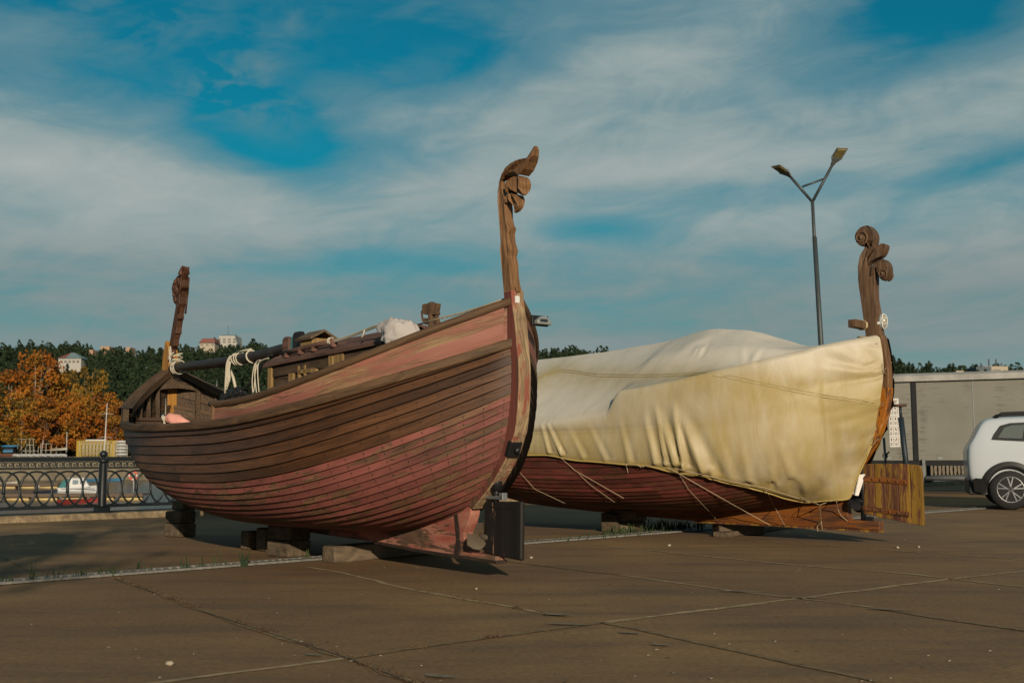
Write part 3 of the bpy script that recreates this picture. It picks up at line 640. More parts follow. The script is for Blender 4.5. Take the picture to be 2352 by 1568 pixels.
# roof pole
rp=empty('boat_hook','brown round pole resting on brackets along the cabin roof edge','pole',(*F1.P,0),F1.rz)
pts=[C1(650,812,.36),C1(690,801,.36),C1(730,791,.36),C1(771,782,.36)]; mb=MB(); mb.tube(pts,.026,10); mb.build('shaft',M['roof'],rp)
for x,y in ((660,808),(692,800),(722,793),(767,783)):
    p=C1(x,y,.36); mb=MB(); mb.box((p[0],p[1],p[2]-.035),(.04,.06,.05)); mb.build('bracket',M['roof'],rp,bevel=.005)
mb=MB(); p=C1(762,783,.36)
for k in range(3): mb.tube([(p[0]+.016*k,p[1]+.033*math.cos(t),p[2]+.033*math.sin(t)) for t in np.linspace(0,6.28,12)],.006,5)
mb.tube(rope_pts([C1(762,783,.37),C1(800,772,.40),C1(838,757,.45),C1(868,746,.5),C1(905,739,.55)]),.008,5); mb.tube(rope_pts([C1(764,786,.37),C1(804,774,.40),C1(842,759,.45),C1(870,749,.5),C1(908,743,.55)]),.008,5)
mb.tube(rope_pts([C1(838,757,.45),C1(836,762,.46),C1(834,770,.46),C1(831,774,.46)]),.008,5)
on_boat(F1,'guy_rope','double white line running from the roof pole up to the canvas sack','rope',mb,M['rope'],'ropes hanging on the boat')
mb=MB(); mb.tube([C1(955,747,.1),C1(1010,731,.05),C1(1060,719,.02),C1(1110,703,.0),C1(1160,686,.0)],.008,5)
for k in range(16):
    t=random.uniform(.25,.8); x=955+205*t; p=C1(x,747-61*t,.05); mb.tube([p,(p[0]+.01,p[1]+.01,p[2]-.02),(p[0]-.02,p[1],p[2]-.03-random.random()*.02)],.002,4)
on_boat(F1,'stay_line','frayed thin line stretched from the canvas sack to the scroll sternpost','rope',mb,M['cord'],'ropes hanging on the boat')
# sack
mb=MB(); rows=[]; path=[C1(867,752,.48),C1(878,752,.50),C1(893,760,.52),C1(914,767,.52),C1(938,773,.48),C1(968,780,.40)]; rr=[.012,.045,.09,.13,.125,.02]
path=arc_line(path,7); rr=np.interp(np.linspace(0,1,len(path)),np.linspace(0,1,6),rr)
for i,(p,r) in enumerate(zip(path,rr)):
    row=[]
    for j in range(30):
        t=2*math.pi*j/30; k=1+.10*math.sin(3*t+i*.22)+.05*math.sin(13*t+i*.5)+.24*mnoise.noise(Vector((i*.3,math.cos(t)*1.4,math.sin(t)*1.4+3)))+.07*math.sin(5*t+i*.4)+.05*math.sin(9*t-i*.7); row.append((p[0]+r*.3*math.cos(t)*k,p[1]+r*.8*math.cos(t)*k,p[2]+r*math.sin(t)*k))
    rows.append(row)
mb.grid(rows,close=True)
for i_,v_ in enumerate(mb.v):
    q_=Vector(v_); d_=.022*mnoise.noise(q_*9)+.014*abs(mnoise.noise(q_*17)); mb.v[i_]=(v_[0]+d_,v_[1]+d_,v_[2]+d_)
on_boat(F1,'canvas_sack','lumpy off white canvas sack tied down on the stern deck','sack',mb,M['sack'])
# pink bundle
b=empty('cloth_bundle','rolled pink cloth bundle with a dark handle lying on the bow bench','cloth',(*F1.P,0),F1.rz)
mb=MB(); path=arc_line([C1(384,960,.62),C1(396,962,.60),C1(412,968,.58),C1(436,977,.54)],5); rr=np.interp(np.linspace(0,1,len(path)),[0,.15,.5,.9,1],[.02,.055,.075,.05,.01]); rows=[]
for i,(p,r) in enumerate(zip(path,rr)): rows.append([(p[0]+r*.3*math.cos(t),p[1]+r*math.cos(t)*(1+.12*math.sin(3*t+i)),p[2]+r*math.sin(t)*(1+.12*math.sin(4*t+i*.7))) for t in np.linspace(0,6.283,15)[:-1]])
mb.grid(rows,close=True); mb.build('cloth',M['pink_cloth'],b)
mb=MB(); mb.tube([C1(372,954,.64),C1(386,961,.62)],.03,8); mb.build('handle',M['black'],b)
mb=MB()
for k in range(4): mb.tube(rope_pts([C1(373+k,953,.66),C1(378-2*k,958,.68),C1(376+k,972,.68),C1(373+2*k,980,.68)]),.009,5)
mb.tube([C1(381,915,.5),C1(380,955,.6)],.006,5)
on_boat(F1,'rope_hank','tangle of pale rope hung on the dark handle of the pink bundle','rope',mb,M['rope'],'ropes hanging on the boat')
# black tackle and its falls
tk=empty('rigging_tackle','black pulley blocks and tarred ropes slung under the mast','tackle',(*F1.P,0),F1.rz)
for (x,y,rot) in ((516,916,.5),(530,905,-.4),(545,903,.9),(556,908,.2)):
    c=C1(x,y,.1); mb=MB(); R=Matrix.Rotation(rot,3,'Y'); mb.box(c,(.13,.06,.085),R); mb.box((c[0],c[1]+.035,c[2]),(.09,.014,.11),R); mb.build('pulley_block',M['black'],tk,bevel=.015)
mb=MB(); mb.tube(rope_pts([C1(625,815,.12),C1(612,822,.14),C1(595,850,.14),C1(575,880,.12),C1(545,905,.1)]),.016,6); mb.tube(rope_pts([C1(610,822,.12),C1(597,850,.12),C1(585,885,.11),C1(570,905,.1),C1(580,915,.1)]),.014,6)
for k in range(9): 
    a,c2=C1(512+k*6,918-4*(k%3),.14),C1(560-k*4,900+5*(k%4),.15); mid=((a[0]+c2[0])/2,(a[1]+c2[1])/2+.04,(a[2]+c2[2])/2-.03*(k%3)); mb.tube(rope_pts([a,mid,c2]),.012,5)
mb.build('tarred_rope',M['black_rope'],tk)
mb=MB(); mb.tube([C1(523,838,.08),C1(519,870,.1),C1(517,903,.1)],.014,6); mb.tube([C1(526,842,.08),C1(536,868,.1),C1(541,890,.1)],.017,6)
mb.build('fall_rope',M['rope'],tk)
# ------------------------------------------------------------------ boat 2: the sister boat under a tarpaulin
HS_,HA_=HS,HA; HS=HS+np.array([.17,0,0]); HA=HA+.17
boat2=empty('wooden_boat','covered boat with an orange keel and rudder and a sternpost carved in spiral volutes','boat',(*F2.P,0),F2.rz,'replica rowing ships laid up on the quay')
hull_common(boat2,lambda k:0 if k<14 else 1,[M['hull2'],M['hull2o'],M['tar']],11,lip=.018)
lining(boat2,M['cabin']); rub_rails(boat2,M['rail'],.004,.05)
def D_(p): return (p[0],p[1])
mb=MB(); mb.prism(arc_line([(.0,.150),(.35,.16),(1.227,.165),(2.4,.175),(4.,.25),(5.2,.33),(5.7,.44)],2)+[(5.75,.66),(5.,.42),(4.,.36),(3.,.35),(2.,.37),(1.3,.40),(.9,.45),(.62,.54),(.42,.62),(.36,.60),(.38,.50),(.37,.29),(.33,.255),(.0,.255)],-.055,.055,0,rn=.5)
mb.build('keel',M['orange'],boat2,bevel=.01)
mb=MB(); mb.prism([(.0,.127),(.0,.152),(1.2,.167),(2.4,.177),(2.4,.155),(1.2,.147)],-.06,.06); mb.build('keel_shoe',M['rudder_orange'],boat2,bevel=.004)
aft2=arc_line([tuple(F2.L(x,y,-.06)[[0,2]]) for x,y in ((2036,770),(2044,805),(2050,850),(2051,890),(2047,930),(2040,962),(2027,1000),(2010,1032),(1990,1062),(1968,1090),(1950,1115))],3)
mb=MB(); mb.prism(aft2+[(.45,.60)]+[(x+.24,z) for x,z in aft2 if z>.66][::-1],-.062,.062,0,rn=.45)
post2=mb.build('sternpost',M['carved'],boat2,bevel=.012)
lo=[p for p in aft2 if p[1]<1.80]; mb=MB(); mb.prism([(x-.004,z) for x,z in lo]+[(x+.18,z) for x,z in lo][::-1],-.068,.068,0,rn=.5); mb.build('painted_post_foot',M['orange_post'],boat2,bevel=.01)
T6=(3350,850,.3827)
sh=[(300,1330),(262,1060),(240,900),(222,780),(213,690),(212,560),(232,450),(285,365),(330,330),(420,345),(398,400),(345,480),(335,570),(380,575),(432,560),(438,700),(435,800),(440,920),(460,1030),(478,1150),(502,1330)]
v1=[(268,350),(215,335),(180,270),(190,210),(240,155),(310,140),(380,160),(430,220),(441,280),(426,345),(385,395),(330,362),(318,300),(300,320)]
lf=[(270,650),(290,560),(330,470),(390,380),(440,336),(490,331),(547,350),(532,420),(500,468),(450,492),(380,530),(330,590)]
v2=[(345,660),(350,590),(375,540),(420,505),(480,492),(532,505),(572,550),(583,620),(560,690),(510,715),(460,705),(435,670),(430,625),(425,580),(395,590),(372,640)]
mb=MB(); prismt(mb,tracet(F2,sh,*T6,.06)); prismt(mb,smooth_poly(tracet(F2,v1,*T6,.085),2),.55); prismt(mb,smooth_poly(tracet(F2,lf,*T6,.066),2),.35); prismt(mb,smooth_poly(tracet(F2,v2,*T6,.08),2),.6)
scr=mb.build('scroll_carving',M['carved_dark'],boat2,bevel=.012)
mb=MB()
for (cx,cy,r0,r1,h) in ((246,262,14,62,.085),(468,640,10,44,.08)):
    c=F2.L((T6[0]+cx*T6[2])/1.7415,(T6[1]+cy*T6[2])/1.7415,h)[[0,2]]; s=.3827/1.7415*13.0/2613*1.25
    for sg in (1,-1):
        mb=MB(); mb.tube([(c[0]+s*(r0+(r1-r0)*q)*math.cos(6.28*1.6*q+1),sg*(h+.004),c[1]+s*(r0+(r1-r0)*q)*math.sin(6.28*1.6*q+1)) for q in np.linspace(0,1,30)],.012,6)
        mb.blob((c[0],sg*h,c[1]),(s*r0*1.8,.03,s*r0*1.8),n=8,m=6); mb.build('volute_spiral',M['carved_dark'],scr)
p=F2.L(1990,747,.05); mb=MB(); mb.bar((p[0]+.03,.03,p[2]),(p[0]+.03,.36,p[2]+.0),.10,.09,rn=.3); mb.build('tiller_stub',M['carved_dark'],boat2,bevel=.01)
mb=MB()
for k in range(3): mb.tube([(p[0]+.03+.06*math.cos(t),.085+.012*k,p[2]+.055*math.sin(t)) for t in np.linspace(0,6.283,12)],.006,5)
for k in range(2): mb.tube([(.06+.135*math.cos(t),.085*math.sin(t),2.30+.014*k+.02*math.cos(t)) for t in np.linspace(0,6.283,18)],.011,6)
mb.build('rope_turns',M['rope_tan'],boat2)
# bulkhead lamp
q=F2.L(2025,739,-.02); lx,lz=q[0]-.0,q[2]
R=Matrix.Rotation(-math.pi/2,3,'Y')
mb=MB(); mb.blob((lx-.01,0,lz),(.035,.062,.092),n=14,m=10); bl=mb.build('bulkhead_lamp',M['lamp_grey'],boat2)
mb=MB(); mb.blob((lx-.035,0,lz),(.036,.048,.078),n=14,m=10); mb.build('lamp_glass',plain('frosted_glass',(.30,.28,.22),.15,spec=.6),bl)
mb=MB(); mb.tube([(lx-.035,.056*math.cos(t),lz+.086*math.sin(t)) for t in np.linspace(0,6.283,20)],.006,6)
for zz in (-.03,.03): mb.tube([(lx-.035-.042*math.sin(t),.05*math.cos(t),lz+zz) for t in np.linspace(0,3.14,9)],.004,5)
mb.tube([(lx-.035-.042*math.sin(t),0,lz+.084*math.cos(t)) for t in np.linspace(0,3.14,11)],.004,5); mb.box((lx+.0,.055,lz-.02),(.03,.02,.03)); mb.build('lamp_cage',M['white_paint'],bl)
# rudder of boards with iron straps
c=[F2.L(x,y,0) for x,y in ((1984,1064),(1981,1187),(2122,1211),(2118,1072))]
xa,xb=.19,-.49; za=lambda x:.32+(x-.19)*.16
bd=MB(); N=5; w=(xa-xb)/N
for k in range(N):
    x0=xa-w*k; x1=x0-w+.004; zt0,zt1=.885-.03*(k==N-1)*0,.885
    top=[(x0,.895),(x1,.885)] if k<N-1 else [(x0,.885),(x1+.05,.88),(x1+.012,.85),(x1,.80)]
    bd.prism([(x1,za(x1)+.005),(x0,za(x0)+.005)]+top,-.024,.024,rn=(.4,.6,.35,.55,.5)[k])
rud2=bd.build('rudder',M['rudder_orange'],boat2,bevel=.007)
for z0,z1 in ((.73,.685),(.40,.335)):
    mb=MB(); 
    for sg in (1,-1):
        mb.bar((.20,sg*.03,z0),(-.33,sg*.03,z1),.012,.055,up=(0,0,1),rn=.6)
        for t in np.linspace(.06,.95,6): mb.blob((.20-.53*t,sg*.038,z0+(z1-z0)*t),(.015,.012,.015),n=8,m=5)
    mb.build('iron_strap',M['orange'],rud2,bevel=.002)
mb=MB(); mb.tube([(.21,0,.12+.1),(.20,0,1.0)],.03,10); mb.box((.14,0,.275),(.08,.06,.05)); mb.build('rudder_stock',M['black'],rud2)
propeller(boat2,(.27,.0,.47),.17,M['black'])
# ---- tarpaulin
HEM=[(1180,1032),(1215,1040),(1262,1044),(1290,1050),(1319,1056),(1385,1060),(1437,1065),(1504,1069),(1525,1078),(1567,1084),(1591,1090),(1615,1084),(1640,1098),(1692,1107),(1765,1122),(1780,1129),(1840,1140),(1915,1148),(1960,1150)]
CAP2=[(1492,897),(1546,875),(1620,855),(1723,834),(1780,822),(1850,806),(1915,790),(1982,772)]
WAL2=[(1200,982),(1222,978),(1300,967),(1365,957),(1438,940),(1504,928),(1560,915)]
RID2=[(1200,832),(1224,828),(1290,820),(1386,808),(1460,797),(1525,786),(1577,770),(1615,759),(1643,754),(1671,757),(1720,758),(1772,772),(1861,797)]
NU=300; A0,A1=-.02,7.05
tA=np.linspace(0,1,NU)**.92; o=np.argsort(HA[:,0])
tt=np.interp(A0+(A1-A0)*tA,HA[o,0],HT[o])
def hull_at(v):                                       # grid over tt at strake fraction v (array per u)
    out=np.zeros((NU,3)); nn=np.zeros((NU,3)); vi=np.clip(np.interp(v,HV,np.arange(NV)),0,NV-1.001)
    for c in range(3):
        L=np.stack([np.interp(tt,HT,HS[:,k,c]) for k in range(NV)],1); Ln=np.stack([np.interp(tt,HT,HN[:,k,c]) for k in range(NV)],1)
        i=vi.astype(int); f=vi-i; r=np.arange(NU); out[:,c]=L[r,i]*(1-f)+L[r,i+1]*f; nn[:,c]=Ln[r,i]*(1-f)+Ln[r,i+1]*f
    return out,nn
hem=np.array(HEM); lo_=np.zeros(NU); hi_=np.full(NU,.999)
for _ in range(30):
    m=(lo_+hi_)/2; P,_n=hull_at(m); q=proj(F2.w(P[:,0],P[:,1]+.03,P[:,2])); below=q[:,1]>np.interp(q[:,0],hem[:,0],hem[:,1])
    hi_=np.where(below,m,hi_); lo_=np.where(below,lo_,m)
vh=np.clip((lo_+hi_)/2,.2,.999); 
k=np.where(np.interp(tt,HT,HA[:,0])>5.2)[0][0]; vh[k:]=vh[k]
stern_v=np.interp(np.linspace(0,1,NU),[0,.03,.08,1],[.90,.94,.97,.98]); vh=np.minimum(vh,np.maximum(stern_v,.3))
vh=np.convolve(np.pad(vh,4,'edge'),np.ones(9)/9,'valid')
edgeP,edgeN=hull_at(np.zeros(NU)); eA,eY=edgeP[:,0],edgeP[:,1]
zcap=np.polyval(np.polyfit(*[(lambda A,Y:(A,interp_image(F2,A,Y,CAP2)))(*resample(.02,2.7,12)[:2])][0],3),eA)
zw=np.maximum(edgeP[:,2]+.03,np.polyval(np.polyfit(*[(lambda A,Y:(A,interp_image(F2,A,Y,WAL2)))(*resample(3.1,5.2,10)[:2])][0],2),np.minimum(eA,5.2)))
s_=np.clip((eA-2.62)/.22,0,1); s_=s_*s_*(3-2*s_); zedge=zcap*(1-s_)+zw*s_
rid=np.array([F2.L(x,y,0)[[0,2]] for x,y in RID2]); rid=rid[np.argsort(rid[:,0])]
zr=np.interp(eA,np.concatenate([[-.2,.15],rid[:,0],[7.3]]),np.concatenate([[2.34,2.33],rid[:,1],[2.2]]))
FS=1.35
zr=np.convolve(np.pad(zr,5,'edge'),np.ones(11)/11,'valid')
NS,NW,NTP=34,8,26; rows=[]; reg=[]
for j in range(NS):
    P,N_=hull_at(vh*(1-j/NS)); sl=.045+.024*np.sin(np.pi*min(1,j/NS*1.2)); rows.append(P+N_*(sl+.03*np.exp(-((P[:,:1]-.75)/.5)**2)*(1-j/NS))); reg.append(0)
for j in range(NW):
    f=j/NW; P=np.stack([eA,eY+.05+.012*np.sin(np.pi*f),edgeP[:,2]*(1-f)+zedge*f],1); rows.append(P); reg.append(1)
for j in range(NTP+1):
    f=j/NTP; y=(eY+.05)*(1-f)
    g=f**.9; sag=-.10*np.sin(np.pi*np.clip(f*1.7,0,1))*(1-s_)*np.clip(eA/.6,0,1)+ .05*np.sin(np.pi*f)*s_
    lump=.06*np.exp(-((eA-4.55)/.35)**2)*math.exp(-((f-.45)/.22)**2)
    rows.append(np.stack([eA,y,zedge+(zr-zedge)*g+sag+lump],1)); reg.append(2)
# pulled taut: straight from hem to edge wherever that clears the planking
for j in range(1,NS+NW):
    f=j/(NS+NW); z=rows[j][:,2]; e=rows[NS+NW]; h0=rows[0]; tz=np.clip((z-h0[:,2])/np.maximum(e[:,2]-h0[:,2],1e-3),0,1); yl=h0[:,1]*(1-tz)+e[:,1]*tz
    rows[j]=np.stack([rows[j][:,0],np.maximum(rows[j][:,1],yl),z],1)
def hull_y(a,z):
    zz=[np.interp(a,HS[:,k,0],HS[:,k,2]) for k in range(NV)]; yy=[np.interp(a,HS[:,k,0],HS[:,k,1]) for k in range(NV)]
    return float(np.interp(z,zz[::-1],yy[::-1]))
tipD=np.array([(2003,1018,.10),(1986,1060,.10),(1964,1108,.11),(1955,1143,.12),(1935,1148,.16),(1905,1148,.28)])
m_=eA<.46; f_=np.clip((eA-A0)/(.46-A0),0,1)*5; hp=np.stack([np.interp(f_,np.arange(6),tipD[:,c]) for c in range(3)],1)
for i in np.where(m_)[0]:
    h=F2.L(*hp[i]); wv=1-max(0,(f_[i]-4))
    for j in range(NS+NW):
        f=j/(NS+NW); new=h*(1-f)+rows[NS+NW][i]*f+np.array([0,.02*math.sin(math.pi*f),0]); new[1]=max(new[1],hull_y(new[0],new[2])+.045); new[0]-=(.13*math.sin(math.pi*min(1,f*.86))+.03*f)*max(0,1-f_[i]/4.); rows[j][i]=new*wv+rows[j][i]*(1-wv)
for i in np.where(m_)[0]:
    for j in range(NS+NW,len(rows)): rows[j][i,0]-=.05*max(0,1-f_[i]/4.)
PT=np.stack(rows,1)                                   # NU x R x 3, hem -> ridge (port)
NRM=normals(PT); 
dn=np.cross(np.gradient(PT,axis=0),np.gradient(PT,axis=1)); dn/=np.linalg.norm(dn,axis=-1,keepdims=True)+1e-9; dn=np.where((dn[...,1:2]+dn[...,2:3])<0,-dn,dn)
Q=proj(F2.w(PT[...,0],PT[...,1],PT[...,2]))
def segd(Q,a,b):
    a=np.array(a,float);b=np.array(b,float);d=b-a;L=d@d; t=((Q-a)@d)/L; tc=np.clip(t,0,1); v=Q-(a+tc[...,None]*d); s=(Q[...,0]-a[0])*d[1]-(Q[...,1]-a[1])*d[0]
    return np.linalg.norm(v,axis=-1)*np.sign(s),tc
disp=np.zeros(Q.shape[:2])
FOLDS=[((1238,955),(1262,1040),3.5,.022,1),((1252,962),(1292,1045),3.5,.030,1),((1300,975),(1340,1052),6,.012,1),((1345,965),(1392,1058),6,.012,1),((1420,955),(1446,1062),6,.016,1),((1478,945),(1507,1064),7,.03,1),((1505,930),(1552,1066),7,.036,1),((1520,940),(1560,1066),4,.02,1),((1545,925),(1572,1075),7,.06,1),((1548,928),(1616,1080),11,.05,1),((1505,925),(1530,1066),4,.03,1),((1580,960),(1640,1095),9,.03,1),((1650,1000),(1680,1100),10,.014,1),((1700,1010),(1722,1112),9,.016,1),((1785,1005),(1838,1135),9,.020,1),((1770,1030),(1776,1120),6,.02,1),((1800,1050),(1822,1130),6,.012,1),((1860,1060),(1900,1140),8,.008,1),
 ((2024,852),(1900,800),6,.035,0),((2018,840),(1925,792),5,.03,0),((2024,856),(1840,842),7,.028,0),((2024,858),(1790,870),8,.022,0),((2010,800),(1985,778),5,.03,0),((2005,830),(1960,780),6,.03,0),((2024,926),(1880,905),7,.022,0),((2022,930),(1850,930),8,.016,0),((2020,935),(1860,965),9,.014,0),((2018,982),(1890,985),9,.014,0),((2015,985),(1880,1020),10,.014,0),((1998,1022),(1900,1045),9,.016,0),((1968,1085),(1890,1080),9,.012,0),
 ((1620,790),(1600,815),5,.018,2),((1608,792),(1590,812),4,.012,2),((1700,800),(1712,838),6,.016,2),((1745,800),(1722,840),6,.012,2),((1640,770),(1560,800),8,.014,2),((1780,780),(1735,762),5,.010,2)]
for a,b,w_,am,kind in FOLDS:
    d,t=segd(Q,a,b); x=d/w_
    tap=(t**.8 if kind==1 else (1-t)**.7 if kind==0 else np.sin(np.pi*t))
    ww=1 if kind!=0 else (.5+1.3*t); x=x/ww; inside=(t>.001)&(t<.999) if kind==0 else (t>.001)
    disp+=FS*am*(np.exp(-np.abs(x)**1.35)-.6*np.exp(-(x-1.6)**2))*tap*np.where(t>=.999,np.exp(-(np.abs(d)/w_)**2),1)*(inside|(np.abs(d)<w_))
U_=np.arange(NU)[:,None]/NU; J_=np.arange(PT.shape[1])[None,:]/PT.shape[1]
nz=np.array([[mnoise.noise(Vector((PT[i,j,0]*1.7,PT[i,j,1]*1.7,PT[i,j,2]*1.1)))*.007+mnoise.noise(Vector((PT[i,j,0]*5,PT[i,j,2]*2.2,PT[i,j,1]*5+7)))*.003 for j in range(PT.shape[1])] for i in range(NU)])
wr=np.array([[mnoise.noise(Vector((PT[i,j,0]*7+PT[i,j,2]*2.6,j*.035,2.)))+.6*mnoise.noise(Vector((PT[i,j,0]*15+PT[i,j,2]*4,j*.05,8.))) for j in range(PT.shape[1])] for i in range(NU)])
jj=np.arange(PT.shape[1])[None,:]; disp=disp+wr*.003*np.clip((NS-jj)/NS,0,1)**.8*(jj<NS)
disp=np.clip(disp,-.02,.10)+nz*np.clip(J_*6,.3,1)
PT=PT+dn*disp[...,None]
SEAM=[(1229,872),(1278,846),(1323,852),(1372,860),(1490,861),(1619,855),(1699,867),(1780,885),(1871,903),(2020,926)]
Q=proj(F2.w(PT[...,0],PT[...,1],PT[...,2])); sd=np.full(Q.shape[:2],1e3); sgn=np.zeros(Q.shape[:2])
for a,b in zip(SEAM[:-1],SEAM[1:]):
    d,t=segd(Q,a,b); m=np.abs(d)<np.abs(sd); sd=np.where(m,d,sd)
below=Q[...,1]>np.interp(Q[...,0],[p[0] for p in SEAM],[p[1] for p in SEAM])
stain=np.exp(-np.abs(sd)/np.where(below,26,12))*.95
ww_=np.array(reg)[None,:]; stain=stain+np.where(ww_==0,.80,np.where(ww_==1,.55,.03))
stain=stain+.5*np.exp(-np.arange(PT.shape[1])/1.5)[None,:]; stain=stain*np.clip((sd*0+1),0,1)
kr=np.array([1,4,6,4,1])/16.
for _ in range(5):
    stain=np.stack([np.convolve(np.pad(stain[:,j],2,'edge'),kr,'valid') for j in range(stain.shape[1])],1); stain=np.stack([np.convolve(np.pad(stain[i],2,'edge'),kr,'valid') for i in range(stain.shape[0])],0)
tarp=empty('boat_cover','cream tarpaulin stained yellow along its seam, draped and laced over the second boat','tarpaulin',(*F2.P,0),F2.rz)
mb=MB(); mb.grid(PT,0,None,.5,smooth=True); S2=PT[:,::-1]*np.array([1,-1,1]); mb.grid(S2,0,None,.5,smooth=True)
cov=mb.build('cover_sheet',M['tarp'],tarp,weld=True)
st=np.concatenate([stain.reshape(-1),stain[:,::-1].reshape(-1)])
# stain values follow the vertices after welding the ridge
kd={}; allv=np.concatenate([PT.reshape(-1,3),S2.reshape(-1,3)])
for p_,v_ in zip(np.round(allv,3),st): kd[tuple(p_)]=v_
at=cov.data.attributes.new('stain','FLOAT','POINT'); at.data.foreach_set('value',[kd.get(tuple(np.round(np.array(v.co),3)),.1) for v in cov.data.vertices])
nearest=lambda x,y,j0=0: min(((Q[i,j,0]-x)**2+(Q[i,j,1]-y)**2,i,j) for i in range(0,NU,1) for j in range(j0,PT.shape[1]))[1:]
Qf=Q.reshape(-1,2)
def on_cover(x,y,lift=.006):
    k=int(np.argmin(((Qf-np.array([x,y]))**2).sum(1))); i,j=divmod(k,PT.shape[1]); p=F2.L(x,y,PT[i,j,1]) if False else PT[i,j]
    return tuple(p+dn[i,j]*lift)
sx=[p[0] for p in SEAM]; sy=[p[1] for p in SEAM]; mb=MB()
for dy in (0,5):
    pts=np.array([on_cover(x,np.interp(x,sx,sy)+dy,.004) for x in np.linspace(1236,2016,110)]); pts=np.stack([np.convolve(np.pad(pts[:,c],3,'edge'),np.ones(7)/7,'valid') for c in range(3)],1); mb.tube(pts,.0035,4)
mb.build('seam',plain('seam_thread',(.34,.27,.12),.8),tarp)
mb=MB(); mb.tube(PT[::2,0],.010,6); mb.build('hem',plain('hem_band',(.40,.29,.09),.7),tarp)
# lacing cords
hv=np.linspace(0,1,60); HD=np.stack([np.stack([np.interp(hv,HV,HS[i,:,c]) for c in range(3)],1) for i in range(NTT)],0); td_=np.linspace(0,1,300)
HD=np.stack([np.stack([np.interp(td_,HT,HD[:,k,c]) for c in range(3)],1) for k in range(60)],1).reshape(-1,3); HQ=proj(F2.w(HD[:,0],HD[:,1],HD[:,2])); HW=F2.w(HD[:,0],HD[:,1],HD[:,2])[:,1]; TW=F2.w(PT[...,0],PT[...,1],PT[...,2])[...,1].reshape(-1)
def on_hull(x,y,o):
    best=None
    for Q_,W_,V_ in ((HQ,HW,HD),(Qf,TW,PT.reshape(-1,3))):
        m=np.abs(Q_-np.array([x,y])).max(1)<4.5
        if m.any():
            k=np.where(m)[0][np.argmin(W_[m])]
            if best is None or W_[k]<best[0]: best=(W_[k],V_[k])
    if best is None: return tuple(F2.L(x,y,o))
    return tuple(F2.L(x,y,best[1][1]+.03)) if best[1][1]>.02 else tuple(F2.L(x,y,o))
def cord(pts,r=.0055,off0=1.0,off1=.07):
    n=len(pts); out=[]
    for i,(x,y,o) in enumerate(pts):
        nn_=1 if i==n-1 else 5
        for q in range(nn_):
            f=q/5; X,Y_,O=(x,y,o) if nn_==1 else tuple(np.array(pts[i])*(1-f)+np.array(pts[i+1])*f); out.append(on_hull(X,Y_,O))
    m=MB(); m.tube(arc_line(out,3),r*.72,5); m.build('lacing_cord',M['cord'],tarp)
cord([(1287,1050,1.22),(1321,1080,1.05),(1433,1144,.55)]); cord([(1321,1080,1.05),(1355,1112,.8),(1413,1154,.5)],.004)
cord([(1191,1081,1.15),(1229,1123,.9),(1299,1156,.5)],.004)
cord([(1533,1074,1.18),(1559,1087,1.10),(1611,1117,.72),(1690,1162,.38),(1768,1205,.08)],.006); cord([(1559,1087,1.10),(1582,1124,.8),(1648,1195,.09)],.004)
cord([(1545,1074,1.16),(1680,1105,.98),(1758,1120,.80),(1882,1159,.42),(1912,1149,.38)],.006); cord([(1758,1122,.80),(1780,1165,.4),(1803,1207,.07)])
cord([(1684,1106,1.0),(1758,1120,.80)],.004); cord([(1838,1140,.62),(1882,1159,.42)],.004)
cord([(1882,1159,.42),(1886,1195,.12),(1889,1217,.065)],.006); cord([(1886,1200,.12),(1878,1206,.1),(1878,1220,.09)],.006); cord([(1921,1149,.32),(1924,1168,.14),(1932,1184,.08),(1946,1196,.07)],.006)
cord([(2014,786,.10),(2030,850,.06),(2048,832,-.05)],.004); cord([(2028,850,.1),(2050,880,-.05)],.004); cord([(2026,928,.1),(2043,905,-.02),(2050,880,-.08)],.004); cord([(2026,930,.1),(2043,952,-.05)],.004); cord([(2021,983,.09),(2042,955,-.05)],.004); cord([(2001,1023,.08),(2025,1000,-.05)],.004)
cord([(1437,1065,1.24),(1441,1078,1.24),(1442,1085,1.24)],.007); cord([(1437,1064,1.245),(1465,1066,1.24),(1473,1074,1.24),(1484,1068,1.24),(1504,1071,1.235)],.006)
mb=MB(); fl=[F2.L(x,y,o) for x,y,o in ((1941,1132,.12),(1962,1092,.10),(1985,1088,.05),(1976,1112,.06),(1972,1138,.07),(1958,1140,.10))]
fl=np.array(fl); cnt=fl.mean(0); G_=[]
for k in range(7):
    t=k/6; a=fl[0]*(1-t)+fl[1]*t; b=fl[4]*(1-t)+fl[2]*t; G_.append([a*(1-s)+b*s+np.array([0,.025*math.sin(3*s*3.1+t*2),0]) for s in np.linspace(0,1,9)])
mb.grid(np.array(G_)); mb.build('loose_flap',M['tarp_white'],tarp)

TD=(1650,1180,.09566)
def zig(pts,t,rn): prismt(mb,tracet(F2,pts,*TD,t),rn)
mb=MB(); zig([(640,1700),(640,760),(965,760),(950,1000),(915,1400),(900,1700)],.05,.5); pd=mb.build('dragon_stem',M['carved_dark'],boat2,bevel=.006)
mb=MB(); zig([(640,800),(520,810),(395,770),(385,640),(390,400),(520,356),(630,380),(690,305),(810,276),(920,297),(1020,405),(1110,352),(1193,365),(1180,520),(1140,690),(1180,800),(1110,838),(960,830)],.045,.4)
zig([(395,640),(430,800),(475,960),(470,1080),(400,1100),(350,900),(338,660)],.03,.3); zig([(400,1080),(470,965),(600,955),(660,1000),(660,1240),(480,1222)],.05,.35); zig([(950,830),(1110,838),(1115,950),(1165,1040),(1195,1290),(1105,1340),(1060,1180),(985,1160),(920,1360),(930,1000)],.04,.4)
zig([(650,420),(700,310),(810,282),(920,300),(1010,420),(960,560),(880,700),(750,735),(690,600)],.062,.7); mb.build('dragon_head',M['carved_dark'],pd,bevel=.008)
HS,HA=HS_,HA_
